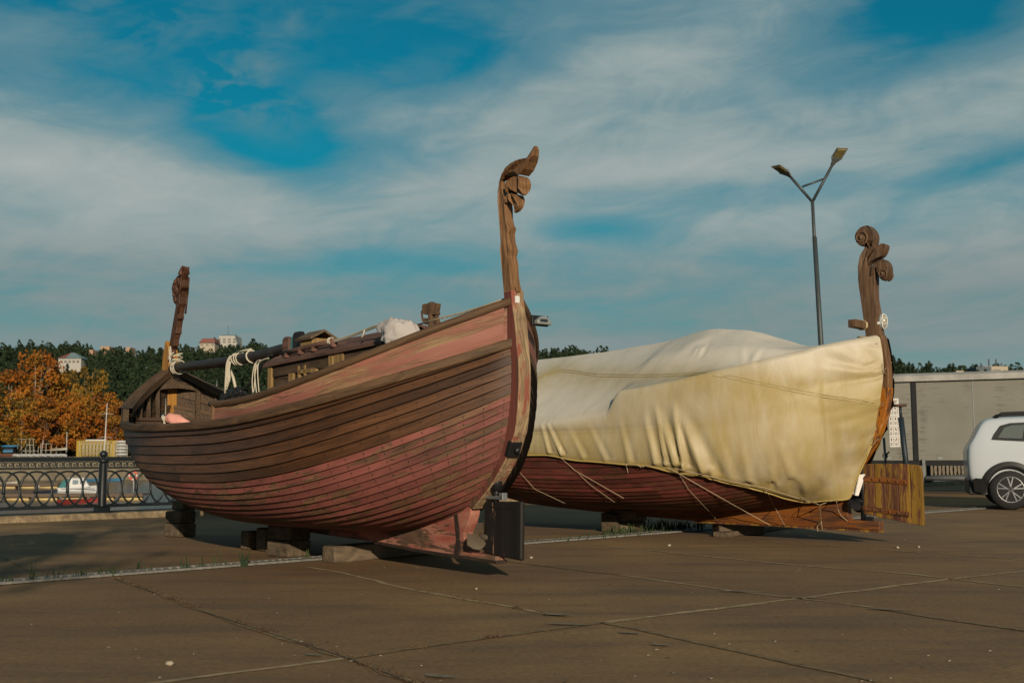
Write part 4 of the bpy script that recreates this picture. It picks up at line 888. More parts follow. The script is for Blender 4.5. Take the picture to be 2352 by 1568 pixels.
# ------------------------------------------------------------------ plaza, quay, water
E_=np.array([.757,.653]); E_/=np.linalg.norm(E_); NW_=np.array([-E_[1],E_[0]]); K0=np.array([-7.79,17.72]); KRZ=math.atan2(E_[1],E_[0])
def K(s,n,z=0): return (K0[0]+E_[0]*s+NW_[0]*n,K0[1]+E_[1]*s+NW_[1]*n,z)
def sheet(name,pts,mat,kind='structure'):
    mb=MB(); mb.add(pts,[list(range(len(pts)))]); o=mb.build(name,mat); o['kind']=kind; return o
mb=MB(); mb.add([K(-300,.55),K(-300,-400),K(400,-400),K(400,.55)],[(0,1,2,3)]); 
mb.add([K(-300,.55,0),K(400,.55,0),K(400,.56,-4),K(-300,.56,-4)],[(0,1,2,3)])
g=mb.build('ground',M['ground']); g['kind']='structure'
sheet('water',[K(-900,.5,-2.6),K(1200,.5,-2.6),K(1200,900,-2.6),K(-900,900,-2.6)],M['water'])
mb=MB(); L=[K(s,n,z) for s in (-60,120) for n,z in ((.0,-.02),(.012,.075),(.03,.10),(.42,.10),(.43,-.02))]; mb.add(L,[(i,i+1,i+6,i+5) for i in range(4)]+[(0,5,9,4)])
kb=mb.build('kerb',M['kerb']); kb['kind']='structure'
def ribbon(mb,pts,w,z,seg=.22,amp=.35,seed=0,w2=None):
    P=[G(x,y) for x,y in pts]; out=[]
    for a,b in zip(P[:-1],P[1:]):
        n=max(1,int(np.linalg.norm(b-a)/seg)); out+=[a+(b-a)*k/n for k in range(n)]
    out.append(P[-1]); out=np.array(out); T=np.gradient(out,axis=0); T/=np.linalg.norm(T,axis=1,keepdims=True); N=np.stack([-T[:,1],T[:,0],0*T[:,0]],1)
    r=np.random.default_rng(seed); L=r.uniform(1-amp,1+amp,len(out)); R=r.uniform(1-amp,1+amp,len(out)); wob=r.normal(0,w*.15,len(out))
    l=out+N*(w*.5*L+wob)[:,None]; q=out-N*(w*.5*R-wob)[:,None]; l[:,2]=q[:,2]=z
    mb.grid(np.stack([l,q],1),smooth=False)
J_main=[(300,1577),(517,1547),(773,1515),(804,1510),(995,1482),(1235,1450),(1388,1429.5),(1837,1374),(2180,1330),(2352,1311.5),(2600,1281)]
J_b=[(266,1329),(315,1346),(383,1371),(457,1401),(574,1440),(616,1453),(807,1515),(944,1568),(1010,1595)]
J_c=[(705,1302),(783,1315),(954,1356),(1180,1395),(1252,1410.6),(1310,1416),(1388,1430),(1444,1441),(1657,1487),(1837,1527),(2022,1566)]
J_e=[(1110,1284),(1210,1295),(1313,1308),(1423,1320),(1541,1337),(1689,1357.7),(1832,1374),(2004,1394.7),(2143,1420),(2352,1448),(2500,1470)]
J_d=[(1351,1249),(1587,1274),(1851,1300),(2106,1319.7),(2180,1329.6),(2352,1348.7),(2500,1368)]
J_f=[(1690,1239),(1795,1246.6),(2096,1267.4),(2352,1286),(2500,1297)]
J_a=[(-40,1252),(0,1272.7),(51,1300),(103,1327)]
mb=MB()
ribbon(mb,J_main[6:],.055,.004,seed=1,amp=.6); ribbon(mb,J_c[:6],.045,.004,seed=2,amp=.5); ribbon(mb,J_e[3:8],.035,.004,seed=3,amp=.6); ribbon(mb,J_d,.04,.004,seed=4,amp=.6); ribbon(mb,J_f,.03,.004,seed=5,amp=.6); ribbon(mb,J_main[:4],.045,.004,seed=15,amp=.6)
mb.build('pavement_joint',M['mortar'])['kind']='structure'
mb=MB()
ribbon(mb,J_b,.05,.005,seed=6,amp=.7); ribbon(mb,J_main[3:7],.045,.005,seed=7,amp=.7); ribbon(mb,J_e[:4],.03,.005,seed=8,amp=.6); ribbon(mb,J_e[7:],.04,.005,seed=9,amp=.7); ribbon(mb,J_c[6:],.04,.005,seed=10,amp=.7); ribbon(mb,J_a,.05,.005,seed=11,amp=.4)
mb.build('pavement_joint',M['mortar_dark'])['kind']='structure'
# thin dark cracks beside the mortar
mb=MB(); 
for pts,s in ((J_b,25),): ribbon(mb,[(x,y+1.6) for x,y in pts],.010,.008,seed=s,amp=.95)
mb.build('pavement_crack',M['drain_dark'])['kind']='structure'
mb=MB(); r=random.Random(4)
for x,y,l,w in ((1284,1414,.12,.05),(1302,1436,.17,.03),(1010,1556,.10,.04),(718,1507,.07,.025),(1447,1456,.08,.04),(1520,1484,.06,.03),(1695,1360,.2,.03),(2040,1402,.2,.03),(1850,1374,.2,.02)):
    if l==0: continue
    c=G(x,y); n=14; V=[]
    for k in range(n):
        t=2*math.pi*k/n; q=r.uniform(.75,1.1); V.append((c[0]+l*q*math.cos(t)*.79-w*math.sin(t)*.3,c[1]-l*q*math.cos(t)*.25+w*q*math.sin(t),.0115))
    mb.add(V,[list(range(n))])
mb.build('mortar_patch',M['patch'])['kind']='structure'
# drainage channel with its grate
dA=np.array([-5.6,7.75]); dB=np.array([10.2,22.1])
d0,d1=G(0,1340)[:2],G(1321,1239)[:2]; dv=(d1-d0)/np.linalg.norm(d1-d0); dn_=np.array([-dv[1],dv[0]])
def DR(s,n,z): return (d0[0]+dv[0]*s+dn_[0]*n,d0[1]+dv[1]*s+dn_[1]*n,z)
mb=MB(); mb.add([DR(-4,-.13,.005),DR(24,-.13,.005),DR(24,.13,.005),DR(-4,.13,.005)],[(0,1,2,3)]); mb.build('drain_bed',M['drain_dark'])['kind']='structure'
mb=MB(); Rz=math.atan2(dv[1],dv[0])
for n in (-.105,.105): mb.bar(DR(-4,n,.014),DR(24,n,.014),.028,.02)
s=-4.
while s<24: mb.bar(DR(s,-.09,.013),DR(s+.05,.09,.013),.034,.016); s+=.075
dr_=mb.build('drain_channel',M['drain']); tag(dr_,'long pale drainage grate set into the concrete in front of the boats','drain',None,'structure')
# ------------------------------------------------------------------ supports
def timber(name,label,boxes,loc,rz,group='timber blocks under the boats',mat='timber',jit=.012):
    if len(boxes)==1:
        (dx,dy,z0,l,w,h,dr)=boxes[0]; mb=MB(); V=12
        n=8; rows=[[(-l/2+l*i/n,-w/2,-h/2),(-l/2+l*i/n,w/2,-h/2),(-l/2+l*i/n,w/2,h/2),(-l/2+l*i/n,-w/2,h/2)] for i in range(n+1)]
        mb.grid(rows,close=True,smooth=False); mb.add(rows[0],[(3,2,1,0)]); mb.add(rows[-1],[(0,1,2,3)]); mb.rn=[random.random()]*1*len(mb.rn) if False else [.3+.1*(len(label)%7)]*len(mb.rn)
        o=mb.build(name,M[mat],None,(loc[0]+dx,loc[1]+dy,z0+h/2),rz+dr,bevel=min(.02,h*.2),weld=True,jitter=jit); return tag(o,label,'timber block',group)
def stack(base,rz,items):
    z=0
    for name,label,l,w,h,dr,dx in items:
        timber(name,label,[(dx[0],dx[1],z,l,w,h,dr)],base,rz); z+=h+.002
ang=math.radians(143)
b0=G(411,1234); c0=(b0[0]-.05,b0[1]+.20)
stack(c0,ang,[('timber_block','squared grey timber end at the bottom of the stack beneath the bow',.32,.27,.165,0,(0,0)),('timber_block','cracked brown timber end second from the bottom beneath the bow',.31,.25,.155,.06,(.0,.01)),('timber_block','dark thin packing timber wedged directly beneath the bow planking',.26,.20,.13,-.05,(.03,.05))])
b0=G(663,1281); c0=(b0[0]-.046,b0[1]+.226)
stack(c0,math.radians(140),[('timber_block','ringed timber end on the ground in the middle of the red hull',.36,.29,.165,0,(0,0)),('timber_block','rounded split timber end stacked second beneath the red hull',.36,.28,.15,.04,(0,0)),('timber_plank','upper yellowish plank pair topping the stack beneath the red hull',.34,.24,.05,-.12,(-.06,-.04)),('timber_plank','thin yellowish board pressed against the red hull planking',.33,.22,.045,-.10,(-.06,-.03))])
a_,b_=G(762,1292),G(971,1274); mid=(a_+b_)/2; d=b_-a_
o=timber('timber_beam','long trapezoid grey beam lying on the ground beside the skeg of the red hull',[(0.03,.10,0,np.linalg.norm(d)+.2,.21,.155,0)],mid,math.atan2(d[1],d[0]))
o=timber('timber_block','small dark block standing in the shade behind the ringed timber stack',[(0,0,0,.3,.14,.20,0)],(G(580,1262)[0],G(580,1262)[1]+.1),.9)
b0=G(1444,1221); stack((b0[0]+.01,b0[1]+.06),math.radians(-12),[('timber_block','weathered bottom timber of the stack under the covered boat',.44,.26,.135,.0,(0,0)),('timber_block','second timber with a smooth sawn end under the covered boat',.42,.25,.15,-.05,(.02,0)),('timber_plank','flat thin plank lying across the stack under the covered boat',.38,.22,.045,.08,(0,0)),('timber_block','small rounded wedge topping the stack under the covered boat',.16,.18,.09,.1,(-.03,0))])
b0=G(1637,1231); timber('timber_block','short dark block lying under the keel of the covered boat',[(0,0,0,.62,.24,.165,0)],(b0[0]+.36,b0[1]+.20),math.radians(14))
a_,b_=G(1659,1234),G(1809,1212); d=b_-a_; timber('timber_plank','long low plank lying in front of the short dark block by the orange keel',[(0,.08,0,np.linalg.norm(d),.22,.06,0)],(a_+b_)/2,math.atan2(d[1],d[0]))
for fr,a in ((F1,3.9),(F2,3.6)):
    p=fr.w(np.array(a),np.array(0.),np.array(0.)); k=at_a(a,NV-1)[1]
    timber('timber_block','thick keel block in deep shade under the middle of the '+('brown boat' if fr is F1 else 'covered boat'),[(0,0,0,.5,.26,.245,0)],p,fr.rz+1.57)
# ------------------------------------------------------------------ grass, weeds, stones
mb=MB(); r=random.Random(9)
def tuft(x,y,n,h,spread):
    c=G(x,y)
    for k in range(n):
        a=r.uniform(0,6.28); b=(c[0]+r.gauss(0,spread),c[1]+r.gauss(0,spread*.7),0); hh=h*r.uniform(.4,1.1); le=r.uniform(.1,.6)*hh; t=(b[0]+le*math.cos(a),b[1]+le*math.sin(a),hh); m=(b[0]+le*.35*math.cos(a),b[1]+le*.35*math.sin(a),hh*.6); w=.004+.004*r.random()
        mb.add([(b[0]-w,b[1],0),(b[0]+w,b[1],0),(m[0]+w*.8,m[1],m[2]),(m[0]-w*.8,m[1],m[2]),t],[(0,1,2,3),(3,2,4)],rn=r.random())
for x,y,n,h,s in ((560,1301,16,.17,.02),(664,1280,8,.13,.05),(710,1285,6,.12,.03),(240,1320,16,.10,.05),(70,1334,4,.20,.02),(10,1338,8,.08,.04),(190,1325,6,.14,.15),(325,1312,7,.10,.06),(440,1306,8,.14,.08),(130,1328,6,.1,.12),(505,1300,5,.16,.03),(1235,1247,10,.06,.10),(1300,1241,8,.10,.14),(1420,1229,40,.12,.16),(1460,1223,40,.14,.14),(1510,1220,70,.19,.20),(1560,1217,40,.15,.16),(1590,1214,20,.12,.1),(1380,1235,14,.1,.12)): tuft(x,y,n,h,s)
tag(mb.build('grass',M['grass']),'thin green grass growing along the drainage grate','grass',None,'stuff')
mb=MB()
for pts,n in ((J_b,150),(J_main[3:6],40),(J_c[2:5],25),(J_main[8:],14)):
    for k in range(n):
        t=r.random()*(len(pts)-1); i=int(t); f=t-i; x=pts[i][0]*(1-f)+pts[i+1][0]*f; y=pts[i][1]*(1-f)+pts[i+1][1]*f
        if mnoise.noise(Vector((x*.02,y*.02,3)))<-.05: continue
        c=G(x,y); 
        for q in range(4):
            a=r.uniform(0,6.28); l=r.uniform(.015,.045); p=(c[0]+r.gauss(0,.02),c[1]+r.gauss(0,.02),.004)
            mb.add([p,(p[0]+.006,p[1]+.004,.004),(p[0]+l*math.cos(a),p[1]+l*math.sin(a),r.uniform(.008,.035))],[(0,1,2)])
tag(mb.build('weed',M['weed']),'dry brown weeds rooted in the slab joints','weeds',None,'stuff')
wp=empty('weed_plant','leafy brown weed with small flower heads beside the covered boat timbers','plant',tuple(G(1612,1219)))
mb=MB(); lf=MB()
for k in range(5):
    a=k*1.3; tip=(.12*math.cos(a),.08*math.sin(a),.22+.09*(k%3)); mb.tube(rope_pts([(0,0,0),(tip[0]*.4,tip[1]*.4,tip[2]*.6),tip]),.004,4)
    for q in range(9):
        t=r.uniform(.35,1); p=Vector(tip)*t; s=r.uniform(.012,.03); a2=r.uniform(0,6.28); lf.add([p,p+Vector((s*math.cos(a2),s*math.sin(a2),s*.5)),p+Vector((s*1.6*math.cos(a2+.4),s*1.6*math.sin(a2+.4),.1*s)),p+Vector((s*math.cos(a2+.8),s*math.sin(a2+.8),-s*.3))],[(0,1,2,3)])
mb.build('stem',M['weed'],wp); lf.build('leaves',M['grass'],wp)
for (x,y,s,lb) in ((390,1528,.022,'pale square chip of stone alone on the front slab'),(1220,1282,.02,'tan pebble lying on the concrete right of the black rudder'),(2062,1259,.02,'small pebble on the ground past the end of the orange keel'),(2110,1257,.018,'flat pebble on the ground below the orange rudder'),(1537,1254,.022,'whitish twisted scrap lying on the slab before the covered boat'),(1094,1353,.012,'tiny white crumb on the slab in front of the black rudder')):
    c=G(x,y); mb=MB(); mb.blob((0,0,s*.5),(s,s*.8,s*.6),n=7,m=5,amp=.5,seed=x); o=mb.build('stone',M['stone'],None,tuple(c)); tag(o,lb,'stone','stones on the pavement')
r=random.Random(31); mb=MB()
for k in range(260):
    x,y=r.uniform(-50,2400),r.uniform(1225,1568); c=G(x,y); l=r.uniform(.004,.016); a=r.uniform(0,3.14); w=l*r.uniform(.2,.6)
    mb.add([(c[0]+l*math.cos(a),c[1]+l*math.sin(a),.006),(c[0]-w*math.sin(a),c[1]+w*math.cos(a),.010),(c[0]-l*math.cos(a),c[1]-l*math.sin(a),.006),(c[0]+w*math.sin(a),c[1]-w*math.cos(a),.007)],[(0,1,2,3)],0 if r.random()<.6 else 1)
tag(mb.build('litter',[M['stone'],M['weed']]),'scattered leaf scraps and paint flakes on the concrete','litter',None,'stuff')
# ------------------------------------------------------------------ ornamental quay fence
fx=G(228,1176,.10)[:2]; s0=float((fx-K0)@E_); PITCHF=2.62; TOP=.93
fence=empty('quay_fence','black cast iron quay fence with Greek key band and interlaced ovals','fence',K(0,.22,.10),KRZ)
pb=MB(); sq=lambda w,z0,z1: pb.box((0,0,(z0+z1)/2),(w,w,z1-z0))
sq(.26,0,.03); sq(.20,.03,.09); pb.lathe([(.075,.09),(.068,.12),(.062,.14),(.058,.80),(.062,.82),(.085,.83),(.088,.86),(.06,.875),(.03,.89),(.03,.90),(.055,.92),(.068,.955),(.055,.99),(.02,1.012),(.005,1.016)],n=18)
for k in range(10): t=2*math.pi*k/10; pb.box((.06*math.cos(t),.06*math.sin(t),.47),(.016,.016,.66),t)
post_f=pb.build('fence_post',M['fence'],fence,bevel=0)
pn=MB(); W=PITCHF-.16; nO=5; pw=W/nO; z0,z1=.14,.66
pn.box((0,0,.86),(PITCHF-.10,.05,.045)); pn.box((0,0,.895),(PITCHF-.10,.035,.03)); pn.box((0,0,.725),(W,.03,.02)); pn.box((0,0,.105),(PITCHF-.10,.04,.04)); pn.box((0,0,.02),(PITCHF-.1,.05,.02))
zc,hz=(z0+z1)/2,(z1-z0)/2+.02
def oval(cx,t0=0,t1=6.283):
    pn.tube([(cx+pw*.5*np.sign(math.cos(t))*abs(math.cos(t))**.9,.0,zc+hz*np.sign(math.sin(t))*abs(math.sin(t))**.92) for t in np.linspace(t0,t1,int(10+14*(t1-t0)/6.283))],.016,5,cap=False)
for k in range(nO): oval(-W/2+pw*(k+.5))
for k in range(nO-1): oval(-W/2+pw*(k+1)); pn.lathe([(.024,-.065),(.03,-.04),(.024,0),(.03,.04),(.024,.065)],(-W/2+pw*(k+1)+pw*.5 if False else -W/2+pw*(k+.5)+pw*.5,0,zc),8)
oval(-W/2,-1.57,1.57); oval(W/2,1.57,4.71)
nk=22; u=W/nk
for k in range(nk):
    x=-W/2+u*k; zt,zb=.825,.745; h=zt-zb
    for (xa,za_,xb,zb_) in ((0,0,.0,1),(0,1,.80,1),(.80,1,.80,.35),(.80,.35,.42,.35),(.42,.35,.42,.68),(0,0,1,0)):
        pn.bar((x+u*xa,0,zb+h*za_),(x+u*xb+1e-4,0,zb+h*zb_+1e-4),.018,.013)
panel_f=pn.build('fence_panel',M['fence'],fence)
ks=[-1,0,1,2,3,4]+[9,10,11,12,13,14,15,16]
first=True
for k in ks:
    s=s0+PITCHF*k
    if first: po,pa=post_f,panel_f; first=False
    else:
        po,pa=post_f.copy(),panel_f.copy(); COL.objects.link(po); COL.objects.link(pa)
    po.location=(s,0,0); pa.location=(s+PITCHF/2,0,.0)
# ------------------------------------------------------------------ street lamp
lp=empty('street_lamp','tall slim grey street lamp with two lantern arms spread in a V','street lamp',tuple(AY(1903,1129,30.5)*np.array([1,1,0])))
lb=np.array(lp.location); Lp=lambda x,y:tuple(AY(x,y,30.5)-lb)
M['pole']=plain('grey_pole_paint',(.05,.06,.062),.5,.3,var=.3)
mb=MB(); mb.tube([(0,0,0),Lp(1886,795),Lp(1871,545)],[.085,.072,.064],12); mb.tube([Lp(1871,548),Lp(1870,540),Lp(1866,462)],[.056,.048,.045],12); mb.lathe([(.2,0),(.2,.03),(.12,.05),(.11,.3)],n=12); mb.build('pole',M['pole'],lp)
J=Lp(1866,464)
tips={'l':(Lp(1811,400),Lp(1779,380)),'r':(Lp(1914,372),Lp(1937,338))}
for k,(x,y) in {'l':(1812,402),'r':(1915,373)}.items():
    mb=MB(); mb.tube([J,Lp(x,y)],.040,8); mb.build('arm',M['pole'],lp)
mb=MB(); mb.tube([Lp(1843,429),Lp(1892,411)],.028,8); mb.build('brace',M['pole'],lp)
for (x0,y0,x1,y1,wd,dy) in ((1816,406,1781,381,.15,-.5),(1912,379,1936,340,.17,-.6)):
    a=Vector(Lp(x0,y0)); b=Vector(AY(x1,y1,30.5+dy)-lb); d=(b-a); L=d.length; d.normalize(); side_=Vector((0,0,1)).cross(d).normalized(); nn=d.cross(side_)
    R=Matrix((d,side_,nn)).transposed()
    def put(mb_,c,s): mb_.box(a+R@Vector(c),s,R)
    mb=MB(); V=[]
    prof=[(0,.055,.05),(.12*L,.06,.06),(.42*L,wd,.075),(.46*L,wd,.06)]
    rows=[[a+R@Vector((x,-w,-h*.3)),a+R@Vector((x,w,-h*.3)),a+R@Vector((x,w*.8,h)),a+R@Vector((x,-w*.8,h))] for x,w,h in prof]
    rows=[[tuple(p) for p in row] for row in rows]; mb.grid(rows,close=True,smooth=False); mb.add(rows[0],[(3,2,1,0)]); mb.add(rows[-1],[(0,1,2,3)])
    put(mb,(.73*L,0,.01),(.54*L,wd*1.9,.03)); head=mb.build('lantern',M['lamp_grey'],lp,bevel=.008)
    m2=MB()
    for q in range(4): put(m2,(.53*L+.115*L*q,0,-.012),(.085*L,wd*1.5,.02))
    m2.build('lens_strip',plain('led_lens',(.30,.25,.10),.3),head)
# ------------------------------------------------------------------ box trailer
A_=AY(2014,1043,29.); B_=AY(2352,1043,27.6); td=(B_-A_)[:2]; td/=np.linalg.norm(td); trz=math.atan2(td[1],td[0])
tl=empty('box_trailer','long grey box trailer with stained plywood sides and black uprights','trailer',(A_[0],A_[1],0),trz)
M['ply']=mat_two('stained_plywood',(.10,.088,.068),(.20,.18,.145),1.1,coord='Object',det=8,lo=.3,hi=.6)
def ply():
    t=NT('scuffed_plywood'); p=t.coord('Object',(1,1,1)); a=t.noise(p,.8,6,.6); s=t.math('MULTIPLY',t.noise(t.coord('Object',(1.,1,14)),1.6,6,.65),t.math('ADD',.45,t.math('MULTIPLY',t.noise(t.coord('Object',(2.2,1,.25)),1.3,3,.5),1.1))); c=t.ramp(a,[(.3,(.125,.122,.102)),(.7,(.165,.160,.136))])
    c=t.mix(t.ramp(s,[(.56,0.),(.70,.6)]),c,(.06,.055,.047)); return t.finish(c,.8,s,.1,.01)
M['ply']=ply()
X0,X1=-4.,9.; ZB,ZT=.84,2.80
mb=MB(); xs=[X0,.94,3.74,6.5,X1]
for a,b in zip(xs[:-1],xs[1:]): mb.box(((a+b)/2,.03,(ZB+ZT)/2),(b-a-.01,.06,ZT-ZB),rn=random.random())
mb.box(((X0+X1)/2,2.4,(ZB+ZT)/2),(X1-X0,.06,ZT-ZB)); mb.box((X0+.02,1.2,(ZB+ZT)/2),(.05,2.38,ZT-ZB)); mb.box((X1-.02,1.2,(ZB+ZT)/2),(.05,2.38,ZT-ZB)); mb.build('side_panel',M['ply'],tl)
mb=MB()
for x in (-1.4,2.32,5.1): mb.box((x,-.004,(ZB+ZT)/2),(.018,.012,ZT-ZB))
for x in (-2.,.3,1.5,3.1,4.6,6.): mb.box((x,-.004,ZB+.05),(.10,.014,.06))
mb.build('seam_strip',M['lamp_grey'],tl)
for x in (.95,3.75,6.5):
    mb=MB(); mb.box((x,-.02,(ZB+ZT)/2),(.11,.05,ZT-ZB)); mb.build('upright',M['black'],tl)
mb=MB(); n=12; V=[(X0-.05,-.10,ZT+.01),(X0-.05,-.12,ZT+.15),(X0-.05,.25,ZT+.23),(X0-.05,2.2,ZT+.23),(X0-.05,2.5,ZT+.01)]; V2=[(X1,y,z) for _,y,z in V]; mb.add(V+V2,[(i,i+1,i+6,i+5) for i in range(4)]+[(4,0,5,9),(0,1,2,3,4),(9,8,7,6,5)])
mb.build('roof',mat_two('dirty_white_roof',(.30,.29,.27),(.50,.49,.46),1.5,coord='Object'),tl)
mb=MB(); mb.box(((X0+X1)/2,.06,ZB-.07),(X1-X0,.14,.13)); mb.box(((X0+X1)/2,2.3,ZB-.07),(X1-X0,.12,.13)); mb.box((X0+2,1.2,ZB-.06),(.2,2.2,.12)); mb.build('chassis_beam',M['black'],tl)
def wheel(parent,at,r,w,name='wheel',axis='y'):
    mb=MB(); R=Matrix.Rotation(math.pi/2,3,'X'); mb.lathe([(r*.62,-w/2),(r*.9,-w/2),(r,-w*.3),(r,w*.3),(r*.9,w/2),(r*.62,w/2)],at,24,0,R); o=mb.build(name,plain('tyre_rubber',(.012,.012,.012),.8) if 'tyre' not in M else M['tyre'],parent); return o
M['tyre']=plain('tyre_rubber',(.012,.012,.012),.8)
for x in (6.6,7.7): 
    for y in (.25,2.15):
        w_=wheel(tl,(x,y,.45),.45,.28); mb=MB(); mb.lathe([(.28,-.05),(.26,.02),(.1,.05)],(x,y,.45),16,0,Matrix.Rotation(math.pi/2,3,'X')); mb.build('rim',M['metal'],w_)
mb=MB(); mb.box((X0+.6,.4,.38),(.14,.14,.76)); mb.box((X0+.6,2.0,.38),(.14,.14,.76)); mb.build('landing_leg',M['black'],tl)
mb=MB(); mb.tube([(1.15,-.08,.40),(3.2,-.08,.40)],.06,8); mb.box((1.12,-.05,.62),(.07,.06,.5)); mb.build('side_guard',M['metal'],tl)
# notice on the trailer
pl=lambda x,y:(AY(x,y,29.-0.414*0)-0)
def TL(x,y,off=-.0):
    v=ray(x,y); Q=np.array([A_[0],A_[1]])+np.array([-td[1],td[0]])*off; n=np.array([-td[1],td[0]]); t=((Q-EYEP[:2])@n)/(v[:2]@n); q=EYEP+v*t; return ((q[:2]-Q)@td,q[2])
x0,z1=TL(2040,915); x1,z0=TL(2068,1026); nt=empty('paper_notice','white paper notice printed in small blocks, pinned on the grey trailer','notice',(A_[0],A_[1],0),trz)
mb=MB(); mb.box(((x0+x1)/2,-.006,(z0+z1)/2),(x1-x0,.008,z1-z0)); mb.build('sheet',M['paper'],nt)
ink=plain('brown_ink',(.14,.07,.04),.8); grey=plain('grey_ink',(.33,.32,.31),.8); r=random.Random(2); mb=MB(); H=z1-z0; Wd=x1-x0
for k in range(9): mb.box((x0+Wd*(.12+.085*k),-.0125,z1-H*(.045+.012*(k%2))),(Wd*.06,.004,H*.02),mat=0)
for k in range(6): mb.box((x0+Wd*(.3+.09*k),-.0125,z1-H*.085),(Wd*.065,.004,H*.022),mat=0)
for j in range(4):
    zt=z1-H*(.15+.215*j); mb.box((x0+Wd*.5,-.0125,zt),(Wd*.86,.004,H*.010),mat=1)
    for c in range(2):
        cx=x0+Wd*(.18+.46*c); mb.box((cx,-.0125,zt-H*.055),(Wd*.10,.004,H*(.045+.02*r.random())),Matrix.Rotation(r.uniform(-.5,.5),3,'Y'),mat=0); mb.box((cx,-.0125,zt-H*.145),(Wd*.20,.004,H*.06),mat=1)
        for q in range(4): mb.box((cx+Wd*.22,-.0125,zt-H*(.04+.04*q)),(Wd*.08,.004,H*.018),mat=0)
mb.build('print',[ink,grey],nt)
# posts in front of the trailer
b=AY(2090,1143,26.2); o=empty('steel_post','dark steel post with a flat cap standing in front of the grey trailer','post',(b[0],b[1],0)); Pq=lambda x,y:tuple(AY(x,y,26.2)-np.array([b[0],b[1],0]))
mb=MB(); mb.tube([(0,0,0),Pq(2069,958)],.066,10); mb.tube([Pq(2069,960),Pq(2067.5,933)],.035,8); mb.build('shaft',plain('blue_black_steel',(.02,.03,.04),.5,.3),o)
mb=MB(); c=Pq(2067,931); mb.box(c,(.27,.2,.06)); mb.build('cap',plain('rusty_cap',(.07,.035,.02),.8),o,bevel=.02)
b=AY(2040,1140,27.); o=empty('thin_rod','thin bluish rod with a clamp beside the paper notice','rod',(b[0],b[1],0)); Pq=lambda x,y:tuple(AY(x,y,27.)-np.array([b[0],b[1],0]))
mb=MB(); mb.tube([(0,0,0),Pq(2030,1005)],.03,8); mb.build('shaft',M['pole'],o)
mb=MB(); c=Pq(2033,1046); mb.box(c,(.10,.08,.10)); mb.tube([(c[0],c[1],c[2]),(c[0]+.1,c[1],c[2]+.09)],.02,6); mb.build('clamp',M['black'],o)
# ------------------------------------------------------------------ white car
M['car_paint']=plain('white_car_paint',(.44,.475,.505),.18,var=.02,spec=.6,bump=0)
M['car_black']=plain('black_car_trim',(.012,.012,.013),.5,var=.1)
M['alloy']=plain('alloy_rim',(.24,.25,.26),.4,.8,var=.05)
wb=AY(2303,1172,20.); wb=G(2303,1171)
car=empty('parked_car','white five door car with black wheel arches and roof rails parked by the trailer','car',(wb[0]-.69*math.cos(.33)+.16,wb[1]+.69*math.sin(.33)+.0,0),-.33)
# x forward from the tail, y 0 near side .. 1.82 far side
WD=1.82; st=[ # x, sill z, belt z, roof z, half-width scale
(0.0,.55,1.0,1.06,.86),(.03,.45,1.10,1.16,.935),(.10,.42,1.17,1.24,.96),(.19,.40,1.19,1.44,.975),(.28,.39,1.2,1.60,.985),(.42,.38,1.2,1.655,.99),(.80,.36,1.2,1.67,1.),(1.4,.34,1.19,1.68,1.),(2.2,.33,1.17,1.67,1.),(2.8,.33,1.13,1.62,1.),(3.2,.34,1.09,1.40,1.),(3.5,.36,1.04,1.09,.99),(4.0,.38,.96,.99,.96),(4.3,.42,.88,.91,.90),(4.42,.50,.76,.80,.80)]
def ring(x,zs,zb,zr,k):
    w=WD/2*k; t=max(0,zr-zb)
    half=[(w*.90,zs),(w*.985,zs+.12),(w,zs+.32 if zs+.32<zb-.15 else zb-.15),(w*.985,zb-.06),(w*.95,zb+.02),(w*(.95-.20*min(1,t/.6)),zb+t*.88),(w*(.95-.20*min(1,t/.6))-.08,zr-.01),(w*.35,zr+.012)]
    return [(x,WD/2-y,z) for y,z in half]+[(x,WD/2+y,z) for y,z in half[::-1]]
mb=MB(); rows=[ring(*s) for s in st]; mb.grid(rows,close=True); mb.add(rows[0],[list(range(16))[::-1]]); mb.add(rows[-1],[list(range(16))])
body=mb.build('body',M['car_paint'],car)
md=body.modifiers.new('s','SUBSURF'); md.levels=md.render_levels=2
def yside(x,z):
    """near side skin of the car at station x, height z"""
    X=[s[0] for s in st]; R=np.array(rows)[:,:8]; ys=np.array([[np.interp(z,R[i,:,2],R[i,:,1])] for i in range(len(st))])[:,0]; return float(np.interp(x,X,ys))
def skin_panel(poly,off,n=1):
    return [(x,yside(x,z)-off,z) for x,z in poly]
def panel(poly,off,mat,name,parent=car):
    m=MB(); p=skin_panel(poly,off); q=[(x,WD-y,z) for x,y,z in p]; k=len(p); c=np.mean(p,0); 
    m.add(p+[tuple(c)],[(i,(i+1)%k,k) for i in range(k)]); m.build(name,mat,parent); m=MB(); c2=(c[0],WD-c[1],c[2]); m.add(q+[c2],[((i+1)%k,i,k) for i in range(k)]); return m.build(name,mat,parent)
win=[(.42,1.25),(.46,1.34),(.58,1.50),(.74,1.545),(1.2,1.56),(1.2,1.21),(.9,1.22)]
panel(win,.022,M['car_black'],'window_surround')
panel([(.52,1.28),(.64,1.46),(.76,1.50),(.98,1.51),(.92,1.26)],.032,plain('tinted_glass',(.10,.115,.105),.08,var=.1,spec=.6),'rear_quarter_glass')
panel([(1.24,1.21),(1.24,1.56),(2.1,1.56),(2.1,1.20)],.024,M['glass_dark'],'side_window'); panel([(2.16,1.20),(2.16,1.55),(2.75,1.46),(3.05,1.15)],.024,M['glass_dark'],'side_window')
